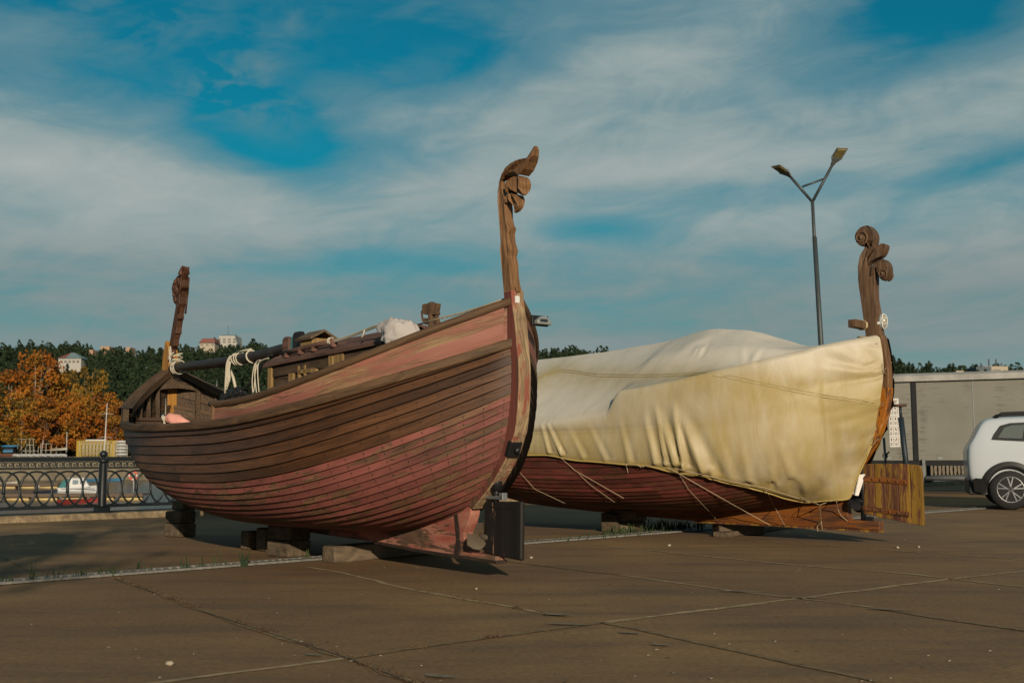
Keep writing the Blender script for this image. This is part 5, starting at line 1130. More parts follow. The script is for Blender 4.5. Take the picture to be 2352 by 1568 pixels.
def arch(cx,name):
    for sgn in (0,1):
        m=MB(); inn,mid,out=[],[],[]
        for t in np.linspace(-.22,math.pi+.22,26):
            c,s=math.cos(t),math.sin(t)
            for lst,r in ((inn,.37),(mid,.44),(out,.50)):
                x,z=cx+r*c,.36+r*s; z=max(.22,z); y=yside(np.clip(x,.06,4.4),min(z,.95))-(.03 if r<.5 else .012); lst.append((x,y if sgn==0 else WD-y,z))
        deep=[(x,(.30 if sgn==0 else WD-.30),z) for x,y,z in inn]
        m.grid(np.stack([deep,inn,mid,out],1))
        m.add([(cx+.36*math.cos(t),.30 if sgn==0 else WD-.30,.36+.36*math.sin(t)) for t in np.linspace(0,6.28,24)],[list(range(24))])
        m.build(name,M['car_black'],car)
arch(.69,'wheel_arch'); arch(3.36,'wheel_arch')
for y in (0,1):
    m=MB(); pts=[(x,yside(x,.42)-.02 if y==0 else WD-yside(x,.42)+.02,z) for x,z in ((1.15,.30),(2.9,.30),(2.9,.46),(1.15,.46))]; m.add(pts,[(0,1,2,3)]); m.build('sill_cladding',M['car_black'],car)
m=MB(); m.box((.12,WD/2,.40),(.22,1.5,.28)); m.build('rear_bumper',M['car_black'],car,bevel=.02)
m=MB(); m.add(skin_panel([(.10,.32),(.20,.30),(.30,.30),(.26,.55),(.12,.56),(.07,.54)],.03),[list(range(6))]); m.build('bumper_cladding',M['car_black'],car)
for y in (.16,WD-.16): m=MB(); m.box((.075,y,.98),(.06,.12,.30)); m.build('tail_lamp',plain('tail_lamp_red',(.035,.008,.01),.25),car,bevel=.015)
for y in (.30,WD-.30):
    m=MB(); m.tube([(.50,y,1.63),(.62,y,1.72),(1.2,y,1.735),(2.2,y,1.73),(2.5,y,1.69)],.028,8); m.build('roof_rail',M['car_black'],car)
m=MB(); y=yside(1.15,1.02); m.bar((1.02,y-.045,1.045),(1.26,y-.045,1.05),.03,.035); m.build('door_handle',M['white_plastic'],car,bevel=.01)
m=MB(); m.tube([(x,yside(x,z)-.004,z) for x,z in ((.99,1.19),(.985,1.0),(1.02,.84),(1.15,.72),(1.3,.60),(1.3,.40))],.004,4); m.tube([(x,yside(x,z)-.004,z) for x,z in ((2.13,1.5),(2.13,1.05),(2.13,.45))],.004,4); m.build('door_seam',M['car_black'],car)
for cx in (.69,3.36):
    for y in (.10,WD-.10):
        w_=wheel(car,(cx,y,.36),.36,.22); sg=-1 if y<1 else 1; yy=y+sg*.10
        m=MB(); m.tube([(cx+.225*math.cos(t),yy,.36+.225*math.sin(t)) for t in np.linspace(0,6.283,25)],.014,6,cap=False)
        for k in range(5):
            t=math.radians(90+72*k)
            for dt in (-.20,.20):
                m.bar((cx+.05*math.cos(t),yy+sg*.005,.36+.05*math.sin(t)),(cx+.215*math.cos(t+dt),yy,.36+.215*math.sin(t+dt)),.02,.035,up=(0,1,0))
        m.lathe([(.05,-.01),(.05,.01)],(cx,yy,.36),12,0,Matrix.Rotation(math.pi/2,3,'X')); m.build('rim',M['alloy'],w_)
        m=MB(); m.lathe([(.0,.0),(.225,.0)],(cx,yy-sg*.03,.36),20,0,Matrix.Rotation(math.pi/2,3,'X')); m.build('brake_disc',M['car_black'],w_)
# ------------------------------------------------------------------ far bank
YB=185.; ZW=1.15
def hgt(y,Y): return float(AY(1176,y,Y)[2])
def X_(x,Y): return float(AY(x,1046,Y)[0])
mb=MB(); mb.add([(-260,YB,-2.7),(420,YB,-2.7),(420,YB,ZW),(-260,YB,ZW),(-260,YB+1.2,ZW),(420,YB+1.2,ZW)],[(0,1,2,3),(3,2,5,4)])
for k in range(70): x=-140+2.9*k; mb.add([(x,YB-.02,-.2),(x+.12,YB-.02,-.2),(x+.12,YB-.02,ZW-.05),(x,YB-.02,ZW-.05)],[(0,1,2,3)])
o=mb.build('far_quay_wall',M['bank']); tag(o,'pale stone quay wall along the far side of the harbour','wall',None,'structure')
sheet('far_ground',[(-400,YB+1.2,ZW-.02),(700,YB+1.2,ZW-.02),(900,420,3),(-500,420,3)],M['far_ground'])
RIDGE=[(-700,824),(-200,827),(0,834),(60,827),(130,832),(200,834),(250,840),(310,850),(420,834),(520,827),(620,834),(700,840),(1000,850),(1230,850),(1330,848),(1420,854),(1700,870),(2050,880),(2130,884),(2230,892),(2350,898),(3200,917)]
rx=[p[0] for p in RIDGE]; ry=[p[1] for p in RIDGE]
def hill_z(x,Y):
    """ground height of the wooded hill"""
    px=1176+x/Y*F; top=float(np.interp(px,rx,ry)); t=np.clip((Y-300)/420,0,1); zt=1+(1046-top)/F*720
    return ZW+(zt-ZW)*(t*t*(3-2*t)*.75+.25*t)+ (Y>720)*(Y-720)*.02
rows=[[(x*Y/720.,Y,hill_z(x*Y/720.,Y)-.6) for x in np.linspace(-620,760,90)] for Y in np.linspace(300,1100,24)]
mb=MB(); mb.grid(rows); mb.build('hill',M['hill'])['kind']='structure'
def quads(C,S,rng,flat=.0):
    """leaf sized faces: centres C (n,3), sizes S (n,)"""
    n=len(C); a=rng.normal(size=(n,3)); a/=np.linalg.norm(a,axis=1,keepdims=True); b=rng.normal(size=(n,3)); b-=a*(a*b).sum(1,keepdims=True); b/=np.linalg.norm(b,axis=1,keepdims=True)
    a=a*S[:,None]*.5; b=b*(S*rng.uniform(.35,.6,n))[:,None]
    return np.stack([C-a,C-b*.9,C+a,C+b*1.1],1)
def leafmesh(name,Q,rnd,mat,parent=None):
    n=len(Q); me=bpy.data.meshes.new(name); me.vertices.add(n*4); me.vertices.foreach_set('co',Q.reshape(-1).astype(np.float32)); me.loops.add(n*4); me.loops.foreach_set('vertex_index',np.arange(n*4,dtype=np.int32))
    me.polygons.add(n); me.polygons.foreach_set('loop_start',np.arange(0,n*4,4,dtype=np.int32)); me.polygons.foreach_set('loop_total',np.full(n,4,dtype=np.int32)); me.update(); me.validate(); me.materials.append(mat)
    at=me.attributes.new('rnd','FLOAT','FACE'); at.data.foreach_set('value',rnd.astype(np.float32)); o=bpy.data.objects.new(name,me); COL.objects.link(o)
    if parent: o.parent=parent
    return o
rg=np.random.default_rng(5)
allQ=[];allr=[]
def pine(x,Y,h):
    z=hill_z(x,Y); w=h*rg.uniform(.20,.30); n=int(np.clip(62*(650/Y)**.6,50,110)); kind=rg.random()
    lean=rg.normal(0,.03)
    t=rg.random(n)**.8
    prof=np.where(kind<.55,np.sin(np.pi*np.clip(.12+.86*t,0,1))**.7,(1-t)**.75*1.15)
    cl=rg.integers(0,7,n); th=cl*2.4+rg.normal(0,.35,n); rr=w*prof*np.sqrt(rg.uniform(.15,1,n)); zz=h*(.22+.78*t)
    C=np.stack([x+rr*np.cos(th)+lean*zz,Y+rr*np.sin(th),z+zz],1); S=rg.uniform(.10,.2,n)*h*(1.15-.45*t)
    allQ.append(quads(C,S,rg)); allr.append(np.clip(rg.normal(.45+.2*(rg.random()-.5),.22,n)+.2*(t-.5),0,1))
CLEAR=[(497,545,787,705),(459,493,794,690),(134,186,832,560),(112,132,841,570),(230,252,797,715),(288,300,800,712),(204,214,808,705),(478,506,911,262),(2240,2316,856,640),(2196,2214,860,640)]
cnt=0
while cnt<3300:
    Y=rg.uniform(330,760) if rg.random()<.8 else rg.uniform(680,735); px=rg.uniform(-90,1460) if rg.random()<.84 else rg.uniform(2020,2420)
    if 430<px<1200 and Y<420: continue
    x=(px-1176)/F*Y; hh=rg.uniform(7.5,12.5)*(1.0 if Y<670 else rg.choice([.5,.7,.9,1.2])); ty=1048-(hill_z(x,Y)+hh-1)*F/Y
    if any(a-7<px<b+7 and Y<yY+6 and ty<yv for a,b,yv,yY in CLEAR): continue
    pine(x,Y,hh); cnt+=1
tag(leafmesh('pine_forest',np.concatenate(allQ),np.concatenate(allr),M['leaf_pine']),'dark pine forest covering the hill beyond the harbour','forest',None,'stuff')
# autumn trees
def crown_points(h,w,n,rng,base=.12):
    nb=30; cz=rng.uniform(base+.06,.93,nb); prof=np.sin(np.pi*np.clip((cz-base+.1)/(1.08-base),0,1))**.65
    th=rng.uniform(0,6.283,nb); r=w*.5*prof*rng.uniform(.35,1,nb); B=np.stack([r*np.cos(th),r*np.sin(th),cz*h],1); R=w*rng.uniform(.10,.19,nb)
    k=rng.integers(0,nb,n); d=rng.normal(size=(n,3)); d/=np.linalg.norm(d,axis=1,keepdims=True); rad=R[k]*rng.uniform(.25,1.05,n)**.5
    P=B[k]+d*rad[:,None]*np.array([1,1,.85]); return P,k,B
def make_tree(name,h,w,leaf,bark,seed,label,n=2600,ls=.42,group='autumn trees on the far bank'):
    rng=np.random.default_rng(seed); t=empty(name,label,'tree',(0,0,0),0,group)
    P,k,B=crown_points(h,w,n,rng); kb=rng.random(30)
    leafmesh('crown',quads(P,rng.uniform(.6,1.35,n)*ls,rng),np.clip(kb[k]*.7+rng.random(n)*.4-.05,0,1),M[leaf],t)
    mb=MB(); lean=rng.normal(0,.02,2)
    mb.tube([(0,0,0),(lean[0]*h*.3,lean[1]*h*.3,h*.3),(lean[0]*h*.6,lean[1]*h*.6,h*.62),(lean[0]*h,lean[1]*h,h*.9)],[h*.014,h*.011,h*.007,h*.002],7)
    for q in range(13):
        b=B[rng.integers(0,30)]; z0=rng.uniform(.12,.6)*h; p=np.array([lean[0]*z0,lean[1]*z0,z0])
        if b[2]<z0+.05*h: b=b*np.array([1,1,0])+np.array([0,0,z0+.15*h])
        mb.tube([p,p*.5+b*.5+np.array([0,0,-.02*h]),b],[h*.006,h*.004,h*.0015],5)
    mb.build('trunk',M[bark],t); return t
kinds=[make_tree('orange_tree',16,11,'leaf_orange','bark_pale',1,'',3000),make_tree('gold_tree',15,9.5,'leaf_gold','bark_pale',2,'',2600),make_tree('orange_tree',12,9,'leaf_orange','bark',3,'',2400)]
TR=[(22,846,0,205,15.,'broad orange tree at the left edge of the far trees'),(78,798,0,198,11.,'tallest orange tree with pale bare limbs left of the hill house'),(122,818,2,206,9.,'rusty orange tree just right of the tallest one'),(163,835,1,202,8.5,'golden green tree standing below the hill house'),(206,830,1,199,7.5,'tall golden tree at the right of the group, against the dark pines'),(238,893,2,196,7.5,'round orange tree behind the white mast'),(266,925,2,192,6.,'low orange tree nearest the bow of the brown boat'),(-30,860,1,200,11.,'green gold tree cut by the left edge of the view'),(150,893,2,193,8.,'dark orange tree in front of the golden green one'),(48,902,1,191,8.,'low olive and gold tree behind the blue canopy'),(105,905,2,190,8.,'low burnt orange tree behind the metal frames'),(196,905,2,191,7.,'small deep orange tree behind the yellow container'),(302,972,1,192,5.,'small yellow green tree half hidden by the bow of the brown boat'),(553,908,2,215,6.,'small orange tree seen beneath the black mast'),(590,902,2,220,6.,'orange tree top beside the cabin corner'),(522,922,0,222,5.,'low orange treetop under the hanging rope')]
for i,(x,y,k,Y,w,lb) in enumerate(TR):
    proto=kinds[k]; first=not proto.get('used'); t=proto if first else copy_tree(proto); proto['used']=1
    if not first and 'used' in t: pass
    hh=hgt(y,Y)-ZW; base=(16,15,12)[k]; bw=(11,9.5,9)[k]; t.location=(X_(x,Y),Y,ZW); t.scale=(w/bw,w/bw,hh/base); t.rotation_euler=(0,0,i*1.7); t['label']=lb
for o in list(scn.objects):
    if 'used' in o: del o['used']
# low brush under the trees
rng=np.random.default_rng(8); n=5200; px=rng.uniform(-60,330,n); Y=rng.uniform(198,232,n); C=np.stack([(px-1176)/F*Y,Y,ZW+rng.random(n)**1.6*4.2],1)
tag(leafmesh('undergrowth',quads(C,rng.uniform(.5,1.3,n),rng),rng.random(n)*.28,M['leaf_gold']),'dark olive undergrowth beneath the autumn trees','undergrowth',None,'stuff')
# ------------------------------------------------------------------ buildings on the hill
M['cream']=plain('cream_wall',(.36,.31,.235),.8,var=.06,scale=.3); M['white_wall']=plain('white_wall',(.37,.355,.325),.8,var=.05,scale=.3); M['dark_win']=plain('dark_window',(.16,.15,.13),.3); M['teal_roof']=plain('teal_metal_roof',(.14,.20,.21),.6); M['red_roof']=plain('dull_red_roof',(.17,.06,.05),.7); M['buff']=plain('buff_wall',(.34,.22,.14),.8,var=.08,scale=.3); M['slate']=plain('slate_wall',(.07,.09,.10),.7)
def bpos(x,y,Y): p=AY(x,y,Y); return float(p[0]),float(p[2])
def building(name,label,x0,x1,yt,yb,Y,depth=12,wall='white_wall',rows=2,cols=4,roof=None,cut=0.,wins=True,rz=0):
    xa,zt=bpos(x0,yt,Y); xb,zb=bpos(x1,yb,Y); b=empty(name,label,'building',((xa+xb)/2,Y,zb-4)); w=xb-xa; h=zt-zb+4
    mb=MB(); mb.prism([(-w/2,0),(w/2,0),(w/2-cut*w*.4,h),(-w/2+cut*w,h)],0,depth); mb.build('wall',M[wall],b)
    if wins:
        for r_ in range(rows):
            for c_ in range(cols):
                m=MB(); m.box((-w*.36+w*.72*c_/(max(1,cols-1)),-.05,4+(h-4)*(.22+.62*(r_+.5)/rows-.08)),(w*.55/cols,.12,(h-4)*.42/rows)); m.build('window',M['dark_win'],b)
    return b,w,h
b,w,h=building('hill_building','white modern block with slanted sides and an aerial on the ridge',497,545,771,791,705,14,'white_wall',2,4,cut=.14)
mb=MB(); mb.prism([(w*.40-.2,h),(w*.5,4),(w*.5+1.2,4),(w*.44,h+.7)],-.5,1.); mb.box((0,5,h+.3),(w*.62,8,.6)); mb.build('dark_edge',M['slate'],b); mb=MB(); mb.tube([(-.3,4,h),(-.3,4,h+7)],.15,5); mb.build('aerial',M['slate'],b)
b,w,h=building('hill_house','low cream house with a dark red roof left of the white modern block',459,493,787,795,690,10,'cream',1,3)
mb=MB(); mb.prism([(-w/2-.6,h),(-w*.28,h+2.6),(w*.5,h+2.6),(w/2+.6,h)],-1,11); mb.build('roof',M['red_roof'],b)
b,w,h=building('hill_house','white house with a hipped grey green and red roof among the orange treetops',134,186,823,836,560,12,'white_wall',1,5)
mb=MB(); mb.add([(-w/2-.5,-.6,h),(w/2+.5,-.6,h),(w/2+.5,12,h),(-w/2-.5,12,h),(w*.05,5,h+3.3),(-w*.12,5,h+3.3)],[(0,1,4,5),(1,2,4),(2,3,5,4)]); mb.build('roof',M['teal_roof'],b); mb=MB(); mb.add([(-w/2-.5,-.6,h+.02),(-w*.12,5,h+3.35),(-w/2-.5,12,h+.02)],[(0,1,2)]); mb.add([(-w/2-.5,-.65,h+.05),(-w*.16,-.3,h+.3),(-w*.125,4.9,h+3.32)],[(0,1,2)]); mb.build('red_roof_side',M['red_roof'],b)
b,w,h=building('hill_house','buff house low in the trees left of the hipped white house',112,132,834,842,560,9,'buff',1,3)
building('hill_building','buff block half hidden by pines above the golden tree',231,251,795,804,715,12,'buff',1,3,wins=False)
building('hill_building','narrow buff block among the pines, farther right than the other buff ones',289,299,797,806,712,10,'buff',1,2,wins=False)
building('hill_building','tiny buff gable among the pines left of the buff block',204,213,803,812,705,8,'buff',1,2,wins=False)
b,w,h=building('shore_shed','long low white shed by the water seen under the hanging rope',478,506,902,912,262,14,'white_wall',1,1,wins=False)
mb=MB(); mb.box((0,5,h+.2),(w*1.04,14.6,.4)); mb.build('roof',M['teal_roof'],b); mb=MB(); mb.tube([(w*.1,1,h),(w*.1,1,h+3.2)],.07,5); mb.build('flue',M['metal'],b)
b,w,h=building('hill_building','block with a cream front, dark left half and roof chimneys above the trailer',2263,2316,841,860,640,14,'cream',1,1,wins=False)
mb=MB(); mb.box((-w*.5-1.5,5,(h)/2+.3),(w*.66,13,h-1.2)); mb.build('shaded_side',M['slate'],b)  # left face turned from the sun, its shade given as dark slate colour
for q,(xx,hh) in enumerate(((-w*.55,2.2),(-w*.2,4.4),(w*.12,4.4),(w*.35,2.))): m=MB(); m.tube([(xx,4,h-1),(xx,4,h+hh)],.45,6); m.build('chimney',M['slate'],b)
m=MB(); m.box((0,-.06,h-2.1),(w*.34,.1,.8)); m.build('window',M['dark_win'],b)
building('hill_house','tiny cream house top beside the block above the trailer',2196,2214,851,862,640,8,'cream',1,1,wins=False)
# ------------------------------------------------------------------ harbour side clutter
M['yellow']=plain('yellow_sheet',(.32,.215,.025),.6,var=.2,scale=1.5); M['blue']=plain('blue_canopy',(.03,.16,.30),.6); M['rust']=plain('rusty_hull',(.10,.04,.025),.8); M['pale_steel']=plain('pale_steel',(.38,.36,.30),.6); M['boat_white']=plain('boat_white',(.50,.51,.51),.35,var=.05); M['red_paint']=plain('red_hull_paint',(.20,.03,.025),.5); M['stored_white']=plain('stored_white_hull',(.30,.30,.30),.5); M['navy']=plain('navy_hull',(.015,.025,.045),.5); M['deck_brown']=plain('dock_planks',(.12,.085,.06),.9); M['float']=plain('dock_float',(.55,.42,.20),.8); M['teal_cloth']=plain('teal_cloth',(.02,.13,.14),.7); M['ring_red']=plain('lifebuoy_red',(.58,.10,.04),.5)
def P3(x,y,Y): return AY(x,y,Y)
b=empty('yellow_container','yellow corrugated container behind welded grid frames on the far quay','container',(X_(222,189),189.,ZW))
w=X_(272,189)-X_(178,189); h=hgt(1007,189)-ZW; mb=MB(); 
for k in range(24): mb.box((-w/2+w*(k+.5)/24,1.2+(.04 if k%2 else 0),h/2),(w/24,2.4,h))
mb.build('shell',M['yellow'],b); mb=MB(); mb.box((-.2,1.2,h+.08),(w*.5,2.4,.18)); mb.build('roof_tarp',M['boat_white'],b)
def frame_rack(label,x0,x1,yt,Y,nx,nz,mat='pale_steel'):
    xa,xb=X_(x0,Y),X_(x1,Y); h=hgt(yt,Y)-ZW; r_=empty('metal_rack',label,'rack',((xa+xb)/2,Y,ZW),0,'racks on the far quay'); w=xb-xa; mb=MB()
    for d in (0,2.):
        for i in range(nx+1): mb.tube([(-w/2+w*i/nx,d,0),(-w/2+w*i/nx,d,h)],.05,4)
        for j in range(1,nz+1): mb.tube([(-w/2,d,h*j/nz),(w/2,d,h*j/nz)],.05,4)
    for i in range(nx+1): mb.tube([(-w/2+w*i/nx,0,h),(-w/2+w*i/nx,2.,h)],.05,4)
    mb.build('frame',M[mat],r_); return r_
frame_rack('tall dark welded frame standing left of the pale frame',40,76,1003,190,4,3); frame_rack('pale open steel frame near the thin masts',93,129,1014,189,3,2); frame_rack('long grid frame standing in front of the yellow container',182,246,1010,187,8,4)
bt=empty('blue_boat','rusty dark boat with a blue canopy on the far quay','boat',(X_(21,187.5),187.5,ZW)); w=2.9
mb=MB(); rows=[[(x,y*(1-(abs(x)/1.7)**3*.6),z) for y,z in ((-.5,.0),(-.7,.55),(.7,.55),(.5,0))] for x in np.linspace(-1.6,1.6,9)]; mb.grid(rows,close=True); mb.build('hull',M['rust'],bt,jitter=0)
mb=MB(); mb.blob((.1,0,1.75),(1.55,.9,.22),n=14,m=7); mb.build('canopy',M['blue'],bt); mb=MB(); mb.box((.0,0,1.05),(1.5,1.0,.75)); mb.build('cabin',M['navy'],bt,bevel=.05)
mb=MB(); mb.box((.0,-.55,.95),(1.6,.05,.3)); mb.build('side_cloth',M['blue'],bt)
def small_boat(name,label,x,Y,l,mat,z=ZW,rz=0,group='dinghies stored on the far quay',upside=False,hh=.36):
    o=empty(name,label,'boat',(X_(x,Y),Y,z),rz,group); mb=MB(); rows=[]
    for t in np.linspace(0,1,10):
        b_=.62*(1-(t)**3.2)*(.85+.15*min(1,t*6)); s=hh+.18*t*t; rows.append([(l*(t-.5),-b_*.55,.02+.10*t*t),(l*(t-.5),-b_,s),(l*(t-.5),b_,s),(l*(t-.5),b_*.55,.02+.10*t*t)])
    rows=np.array(rows)
    if upside: rows[...,2]=.52-rows[...,2]
    mb.grid(rows,close=True,smooth=False); mb.add(rows[0],[(0,1,2,3)]); mb.build('hull',M[mat],o); return o
i=0
for x,l in ((40,2.2),(55,2.0),(68,2.4),(84,2.2),(100,2.2),(118,2.4),(134,2.2),(146,2.)):
    small_boat('dinghy',f"white upturned dinghy on the far quay, {('first','second','third','fourth','fifth','sixth','seventh','eighth')[i]} from the left in the row",x,186.6+.2*(i%3),l*.55,'stored_white',upside=True); i+=1
rk=empty('boat_rack','rack of white hulls stacked in four tiers beside the yellow container','rack',(X_(277,188),188.,ZW)); w=X_(292,188)-X_(262,188); mb=MB()
for i in (-.5,0,.5): mb.box((w*i,0,1.2),(.08,.08,2.5))
for j in range(5): mb.box((0,0,.15+.52*j),(w*1.02,.08,.07))
mb.build('frame',M['pale_steel'],rk)
for j in range(5):
    mb=MB(); mb.blob((random.uniform(-.15,.1),.3,.37+.52*j),(w*.5,.5,.17),n=12,m=6); mb.build('stored_hull',M['boat_white'],rk)
tag(small_boat('dinghy','grey covered dinghy on the quay right of the pale steel frame',136,189,2.6,'pale_steel',ZW+1.0,group=None),None,None)
def mast(label,x,yt,yb,Y,r=.05,bars=(),tilt=0.):
    z0=hgt(yb,Y); o=empty('boat_mast',label,'mast',(X_(x,Y),Y,max(ZW,z0) if Y>186 else z0),0,'thin masts by the far quay'); h=hgt(yt,Y)-o.location.z; mb=MB(); mb.tube([(0,0,0),(tilt,0,h)],[r,r*.6],6); mb.build('spar',M['boat_white'],o)
    for f,wd in bars: m=MB(); m.tube([(tilt*f-wd,0,h*f-.04),(tilt*f,0,h*f+.06),(tilt*f+wd,0,h*f-.04)],.025,5); m.build('spreader',M['boat_white'],o)
mast('tall white mast with two crossbars in front of the orange trees',238,922,1100,150,.085,((.865,.9),(.56,.9)),.25)
mast('short white mast rising from the racks left of the tall crossbar mast',152,986,1034,188,.07); mast('thin slanted mast by the pale steel frame',95,986,1036,188,.06,(),.35)
# motor boat, docks and small craft on the water
WZ=-2.6
dk=lambda y: 3.6*F/(y-1048)
def dock(name,label,x0,x1,y,fl,wd=1.6):
    Y=dk(y); xa,xb=X_(x0,Y),X_(x1,Y); o=empty(name,label,'dock',((xa+xb)/2,Y,WZ)); L=xb-xa; mb=MB(); mb.box((0,wd/2,.52),(L,wd,.14)); mb.build('deck',M['deck_brown'],o)
    mb=MB(); n=int(L/2.2)
    for k in range(n): mb.tube([(-L/2+L*(k+.08)/n,wd*.4,.2),(-L/2+L*(k+.92)/n,wd*.4,.2)],.24,8)
    mb.build('floats',M[fl],o); mb=MB(); mb.box((0,.05,.40),(L,.1,.12)); mb.build('fender_beam',M['deck_brown'],o); return o
dock('floating_dock','nearer floating dock with brown planks over cream floats',-60,330,1146,'float'); dock('floating_dock','farther floating dock with a pale edge behind the white motor boat',-60,135,1118,'float')
def lf_(name,label,x,y,l,mat,group='small boats moored at the docks',rz=0): Y=dk(y); return small_boat(name,label,x,Y,l,mat,WZ,rz,group)
lf_('rowing_boat','white rowing boat at the far dock, left of the fence post',55,1117,3.2,'boat_white'); lf_('rowing_boat','white open boat moored right of the first white rowing boat',100,1115,3.0,'boat_white'); lf_('rowing_boat','long pale boat at the far left of the farther dock',5,1110,4.,'pale_steel',rz=.2)
lf_('rowing_boat','dark dinghy with white gear lying off the nearer dock',110,1132,2.2,'navy'); lf_('rowing_boat','red and dark hulled boat moored in front of the nearer dock',190,1153,3.4,'red_paint',rz=.1)
Y=dk(1127)-4; mbt=empty('motor_boat','white cabin motor boat with a teal cover moored behind the fence post','boat',(X_(184,Y),Y,WZ),.25); Lb=3.9
mb=MB(); rows=[]
for t in np.linspace(0,1,12):
    b_=.85*(1-t**3)*(.9+.1*min(1,t*5)); s=.62+.25*t*t; rows.append([(Lb*(t-.5),-b_*.6,-.05),(Lb*(t-.5),-b_,.3),(Lb*(t-.5),-b_*1.02,s),(Lb*(t-.5),b_*1.02,s),(Lb*(t-.5),b_,.3),(Lb*(t-.5),b_*.6,-.05)])
mb.grid(rows,close=True,smooth=False); mb.add(rows[0],[tuple(range(6))]); mb.build('hull',M['boat_white'],mbt)
mb=MB(); mb.prism([(-.9,.6),(1.1,.66),(.55,1.5),(-.8,1.55)],-.68,.68); mb.build('cabin',M['boat_white'],mbt,bevel=.04)
mb=MB(); mb.prism([(-.55,.95),(.0,.98),(.0,1.38),(-.55,1.4)],-.695,.695); mb.prism([(.12,.98),(.72,1.02),(.48,1.36),(.12,1.38)],-.695,.695); mb.build('window',M['glass_blue'],mbt); mb=MB(); mb.box((-.1,0,1.58),(1.75,1.5,.06)); mb.build('roof',M['boat_white'],mbt,bevel=.02)
mb=MB(); mb.prism([(-1.9,.6),(-.9,.6),(-.85,1.52),(-1.5,1.3)],-.66,.66); mb.build('canvas_cover',M['teal_cloth'],mbt,bevel=.05)
mb=MB(); mb.box((0,-.885,.52),(Lb*.8,.03,.06)); mb.build('rub_strake',M['navy'],mbt)
lf_('rowing_boat','blue topped boat lying just left of the ball topped fence post',219,1102,2.6,'blue'); lf_('rowing_boat','blue and white boat seen right of the ball topped fence post',262,1102,2.8,'blue')
Y=dk(1141); lbz=empty('lifebuoy_post','thin white post on the dock carrying an orange lifebuoy','post',(X_(306,Y),Y+.3,WZ+.5)); mb=MB(); mb.tube([(0,0,0),(0,0,hgt(1076,Y)-WZ-.5)],.03,6); mb.build('pole',M['boat_white'],lbz)
c=hgt(1088,Y)-WZ-.5; lbo=empty('lifebuoy','orange lifebuoy with white bands hung on the thin dock post','lifebuoy',(X_(305,Y),Y+.22,WZ+.5+c))
mb=MB(); 
for k in range(4): mb.tube([(.33*math.cos(t),0,.36*math.sin(t)) for t in np.linspace(.25+1.571*k,1.35+1.571*k,9)],.085,8)
mb.build('ring',M['ring_red'],lbo); mb=MB()
for k in range(4): mb.tube([(.33*math.cos(t),0,.36*math.sin(t)) for t in np.linspace(-.22+1.571*k,.25+1.571*k,5)],.088,8)
mb.build('band',M['boat_white'],lbo)

# round clipped shrub just outside the view: its shadow lies on the slabs by the kerb
sh_=empty('round_shrub','round clipped shrub beside the kerb, casting the round shadow at the left edge','shrub',(-5.15,9.3,0)); rng=np.random.default_rng(3); d=rng.normal(size=(2600,3)); d/=np.linalg.norm(d,axis=1,keepdims=True); C=d*rng.uniform(.55,1.,2600)[:,None]**.4*np.array([.78,.78,.66])+np.array([0,0,1.0])
leafmesh('crown',quads(C,rng.uniform(.07,.14,2600),rng),rng.random(2600)*.4,M['leaf_gold'],sh_); mb=MB(); mb.tube([(0,0,0),(0,0,.9)],.05,7)
for k in range(7): mb.tube([(0,0,1.),(.75*math.cos(k*.9),.75*math.sin(k*.9),1.05+.12*k)],.008,4)
mb.build('trunk',M['bark'],sh_)
tr=empty('park_tree','sparse leafless tree behind the viewer whose branch shadows streak the slabs','tree',(-1.0,-8.8,0)); mb=MB(); mb.tube([(0,0,0),(.1,0,3.),(0,.1,8.5)],[.14,.10,.02],8); rng=np.random.default_rng(6); tw=[]
for k in range(26):
    z=rng.uniform(4.2,7.6); a=rng.uniform(0,6.283); l=rng.uniform(.9,2.1); tip=np.array([l*math.cos(a),l*math.sin(a),z+rng.uniform(.2,.9)]); mb.tube([(0,0,z),tuple(tip*.6+np.array([0,0,z])*.4),tuple(tip)],[.03,.018,.006],5); tw+=[tip*f+np.array([0,0,z])*(1-f)+rng.normal(0,.16,3) for f in np.linspace(.4,1,16)]
mb.build('trunk',M['bark'],tr); tw=np.array(tw); leafmesh('crown',quads(tw,rng.uniform(.08,.2,len(tw)),rng),rng.random(len(tw)),M['leaf_gold'],tr)
# ------------------------------------------------------------------ sky, sun
SUN_EL=math.radians(15.5); SUN_AZ=math.radians(180-10.5)      # azimuth from +Y clockwise: behind the camera, a little to the right
sdir=Vector((math.sin(SUN_AZ)*math.cos(SUN_EL),math.cos(SUN_AZ)*math.cos(SUN_EL),math.sin(SUN_EL)))
sl=bpy.data.lights.new('sun','SUN'); sl.energy=5.; sl.angle=math.radians(.55); sl.color=(1.,.84,.64); so=bpy.data.objects.new('sun',sl); COL.objects.link(so); so.rotation_euler=(-sdir).to_track_quat('-Z','Y').to_euler(); so.location=(20,-40,40)
wd=bpy.data.worlds.new('World'); scn.world=wd; wd.use_nodes=True; t=NT('w',wd.node_tree); wd.node_tree.nodes.clear()
out=t.n('OutputWorld'); bg=t.n('Background',{'Strength':.065})
sky=t.n('TexSky',sky_type='NISHITA',sun_disc=False,sun_elevation=SUN_EL,sun_rotation=SUN_AZ,altitude=100.,air_density=1.2,dust_density=.6,ozone_density=2.5)
gen=t.n('TexCoord').outputs['Generated']; sp=t.n('SeparateXYZ',{0:gen})
az=t.math('ARCTAN2',sp.outputs[0],sp.outputs[1]); el=t.math('ARCSINE',sp.outputs[2])
def band(a,b,c): return t.n('CombineXYZ',{0:a,1:b,2:c}).outputs[0]
elw=t.math('DIVIDE',1.,t.math('ADD',t.math('MAXIMUM',el,0.),.10))            # cloud deck seen in perspective
